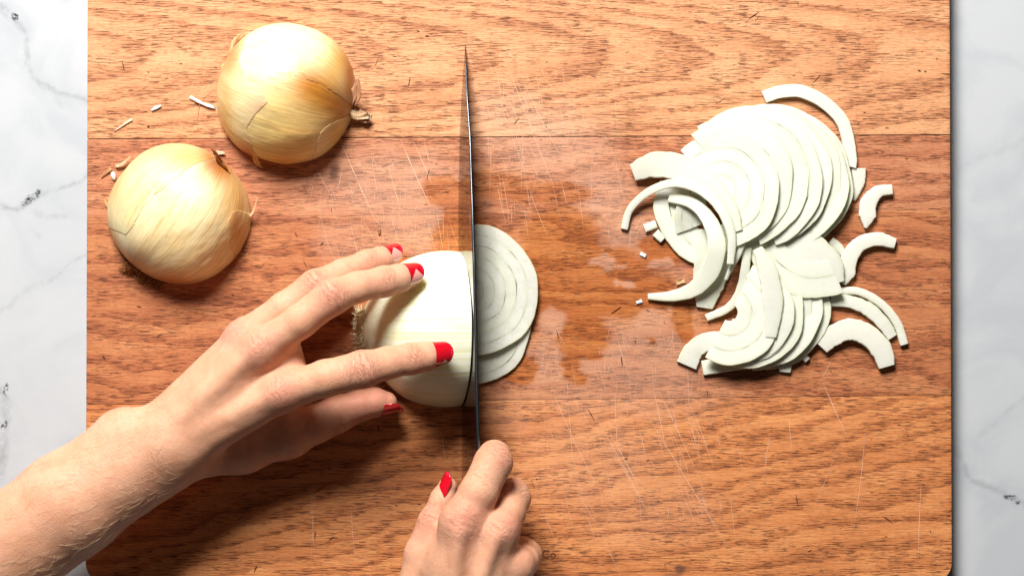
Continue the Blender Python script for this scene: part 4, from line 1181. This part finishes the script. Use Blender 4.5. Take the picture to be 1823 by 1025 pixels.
# knuckles and tendons
s.add(J(500, 696, 184), J(506, 694, 184), 24, 22, 14)
s.add(J(460, 618, 186), J(466, 614, 186), 23, 21, 14)
s.add(J(428, 598, 146), J(432, 595, 146), 21, 20, 14)
s.add(J(340, 772, 176), J(492, 700, 196), 7, 9, 16)
s.add(J(325, 742, 182), J(452, 626, 200), 7, 9, 16)
s.add(J(310, 728, 172), J(420, 606, 162), 6, 8, 16)
LF = {'index': ([(500, 698, 172), (580, 673, 190), (646, 657, 190), (690, 646, 178), (733, 638, 166), (760, 633, 158), (780, 630, 152)], [33, 30, 31, 27, 26.5, 24.5, 19.5]),
      'middle': ([(462, 624, 174), (535, 571, 190), (590, 529, 184), (636, 511, 168), (684, 501, 144), (710, 495, 130), (730, 491, 118)], [32, 28, 30, 25.5, 25.5, 23.5, 19]),
      'ring': ([(436, 602, 132), (505, 548, 148), (562, 509, 142), (610, 486, 122), (655, 469, 98), (680, 461, 84), (694, 456, 74)], [31, 26, 27.5, 23, 23, 21, 18]),
      'pinky': ([(408, 628, 78), (460, 590, 78), (508, 556, 70), (560, 540, 50), (592, 532, 36), (612, 528, 28)], [26, 23, 24, 20, 19, 16]),
      'thumb': ([(512, 774, 58), (560, 755, 56), (602, 736, 54), (640, 722, 48), (668, 716, 42), (688, 716, 38)], [38, 33, 32, 27, 25, 19])}
for k_, (pts, rs) in LF.items():
    s.finger([J(*p) for p in pts], rs, 8, 16 if k_ != 'thumb' else 20)
jl = []; reds = []
def dors(a, side=None):
    return up
for k_, ji, sc_, st in [('index', 2, 26, 1.0), ('index', 4, 17, .65), ('middle', 2, 25, 1.0), ('middle', 4, 16, .55), ('ring', 2, 23, 1.0), ('ring', 4, 14, .5)]:
    pts = [J(*p) for p in LF[k_][0]]
    a = pts[ji+1]-pts[ji-1]
    jl.append((pts[ji], a, up+unit(a)*0+np.array([0, .1, 0]), sc_, st)); reds.append((pts[ji]+up*24, 26, .75 if ji == 2 else .35))
jl.append((J(500, 696, 184), J(580, 673, 0)-J(500, 698, 0), up, 24, .45)); reds.append((J(498, 694, 210), 36, .7))
jl.append((J(462, 616, 186), J(535, 571, 0)-J(462, 624, 0), up, 24, .45)); reds.append((J(460, 612, 212), 34, .65))
jl.append((J(428, 598, 146), J(535, 571, 0)-J(462, 624, 0), up+np.array([-.5, .6, 0]), 22, .35)); reds.append((J(412, 592, 160), 34, .75))
jl.append((J(282, 815, 160), J(500, 698, 0)-J(285, 796, 0), up+np.array([0, -.3, 0]), 26, .30))
tp = [J(*p) for p in LF['thumb'][0]]
jl.append((J(606, 742, 54), tp[4]-tp[1], np.array([.1, -1, .35]), 24, .8)); reds.append((J(660, 710, 62), 60, .8)); reds.append((J(600, 730, 70), 50, .45))
for k_ in ('index', 'middle', 'ring'):
    pts = [J(*p) for p in LF[k_][0]]; reds.append((pts[-1], 30, .45))
lh, LV, LN = finish_hand('hand', s, jl, reds, SKIN, person, 'left hand and bare forearm spread over the onion')
def tipnail(parent, pts, rs, N_, L, w, style, label, back=.55, flip=1, droop=0, r_=None, pointed=.5, shift=(0, 0, 0)):
    T = J(*pts[-1]); A = J(*pts[-1])-J(*pts[-3])
    nail(parent, T+np.array(shift), A, N_, (r_ or rs[-1])*1.0, L, w, label, style, back, flip, droop, pointed)
tipnail(lh, *LF['index'], np.array([0.05, .12, 1]), 42, 62, -1.6, 'red varnished nail of the left index finger', back=.46, flip=-1, r_=20.5)
tipnail(lh, *LF['middle'], np.array([.15, .42, .9]), 40, 64, .0, 'red varnished nail of the left middle finger', back=.50, flip=-1, r_=20)
tipnail(lh, *LF['ring'], np.array([.12, .55, .85]), 39, 64, .25, 'red varnished nail of the left ring finger', back=.50, flip=-1, r_=18.8)
tipnail(lh, *LF['thumb'], np.array([.15, -.9, .42]), 60, 60, -2.6, 'red varnished nail of the left thumb', back=.52, flip=1, r_=20, pointed=.9)

# forearm hair
px, py = unP(LV)
cand = np.where((px < 300) & (px > -60) & (LN[:, 2] > -.05) & (py-(900-.62*px) > -10-90*(px < 150)))[0]
pick = rng.choice(cand, 400)
ac = Acc()
adir = unit(J(330, 800, 150)-J(100, 960, 150))
for i in pick:
    p0 = LV[i]; nn = LN[i]
    w = (.35+.65*sstep(-30, 60, np.array(py[i]-(1000-.62*px[i]))))
    if random.random() > w: continue
    d = unit(adir+np.array([random.gauss(0, .28), random.gauss(-.25, .25), 0])); d = unit(d-nn*(d@nn))
    ln = random.uniform(14, 36); q = [p0-nn*.3, p0+d*ln*.35+nn*1.2, p0+d*ln*.7+nn*(1.4+random.uniform(-.4, .8)), p0+d*ln+nn*1.0]
    q = [q[0], q[1], q[2]+np.cross(nn, d)*random.uniform(-2, 2), q[3]+np.cross(nn, d)*random.uniform(-5, 5)]
    V, F = tube(catmull(q, 6), np.linspace(.22, .09, 6), 3); ac.add(V, F)
tag(ac.build('arm_hair', HAIRM, lh), kind='stuff')

# ---- right hand on the knife handle
s = SDF(P(560, 1600, -5)*[1, 1, 0], P(985, 770, 0)*[1, 1, 0]+[0, 0, 285], H)
s.add(J(812, 1170, 168), J(700, 1680, 195), 52, 82, 24)
s.add(J(852, 1180, 158), J(745, 1680, 180), 48, 72, 24)
RM = {'i': (822, 932, 208), 'm': (884, 948, 202), 'r': (912, 1010, 178), 'p': (918, 1066, 146)}
for a, b, ra, rb in [((800, 1190, 170), RM['i'], 46, 37), ((830, 1190, 175), RM['m'], 46, 36), ((860, 1190, 165), RM['r'], 46, 33), ((880, 1190, 145), RM['p'], 42, 30),
                     ((790, 1200, 150), (805, 1010, 185), 50, 38)]:
    s.add(J(*a), J(*b), ra, rb, 24)
s.add(J(820, 928, 222), J(826, 922, 222), 24, 23, 16)
s.add(J(892, 938, 214), J(896, 934, 212), 22, 21, 14)
s.add(J(924, 1004, 186), J(928, 1000, 184), 20, 19, 14)
s.add(J(842, 1080, 228), J(882, 958, 238), 7, 9, 16)
s.add(J(805, 1080, 222), J(818, 950, 244), 7, 9, 16)
s.add(J(770, 1010, 165), J(795, 950, 170), 22, 20, 24)
RF = {'index': ([(822, 932, 208), (852, 876, 208), (878, 824, 188), (880, 812, 150), (878, 814, 118), (876, 828, 92), (874, 842, 76)], [36, 32, 32, 27, 25, 23, 19]),
      'middle': ([(884, 948, 202), (904, 912, 172), (915, 886, 132), (914, 878, 96), (898, 884, 70), (876, 890, 62), (850, 894, 62)], [35, 29, 28, 26, 24, 22, 18]),
      'ring': ([(912, 1010, 178), (930, 998, 150), (937, 988, 112), (930, 980, 80), (908, 976, 60), (884, 972, 56), (860, 970, 58)], [32, 27, 26, 24, 22, 20, 17]),
      'pinky': ([(918, 1066, 146), (938, 1060, 118), (944, 1052, 86), (932, 1046, 62), (908, 1040, 52), (886, 1036, 52)], [29, 25, 24, 21, 19, 16]),
      'thumb': ([(775, 1130, 150), (744, 1045, 140), (752, 985, 140), (772, 928, 142), (789, 888, 140), (797, 866, 138)], [42, 34, 30, 26, 21, 17])}
for k_, (pts, rs) in RF.items():
    s.finger([J(*p) for p in pts], rs, 8 if k_ != 'index' else 7, 15)
jr = []; reds = []
p_ = [J(*p) for p in RF['index'][0]]
jr.append((p_[0]+up*20, p_[1]-p_[0], up, 34, .55)); reds.append((J(826, 922, 245), 40, .75))
jr.append((J(892, 806, 196), J(905, 795, 150)-J(852, 876, 208), np.array([.45, .5, .8]), 24, .8)); reds.append((J(893, 808, 205), 30, .5))
jr.append((J(862, 856, 215), p_[2]-p_[1], up, 26, .30))
jr.append((J(894, 938, 214), J(915, 886, 0)-J(884, 948, 0), up+np.array([.3, .2, 0]), 26, .45)); reds.append((J(903, 935, 228), 34, .65)); reds.append((J(895, 965, 220), 30, .4))
jr.append((J(925, 866, 130), J(915, 860, 0)-J(890, 948, 0), np.array([.3, .6, .7]), 22, .5)); reds.append((J(925, 866, 130), 30, .35))
jr.append((J(765, 915, 150), J(797, 866, 0)-J(760, 960, 0), np.array([-.8, .1, .6]), 24, .6)); reds.append((J(757, 930, 150), 36, .6)); reds.append((J(800, 866, 140), 26, .5))
reds.append((J(930, 1000, 200), 30, .3))
rh, RV, RN = finish_hand('hand', s, jr, reds, SKIN, person, 'right hand closed round the knife handle')
tipnail(rh, *RF['thumb'], np.array([-.86, .12, .50]), 46, 56, -3.0, 'red varnished nail of the right thumb', back=.50, flip=-1, r_=18, pointed=.6, shift=(5, 0, 1))

print('objects', len(bpy.data.objects), 'tris', sum(len(o.data.polygons) for o in bpy.data.objects if o.type == 'MESH')*2)
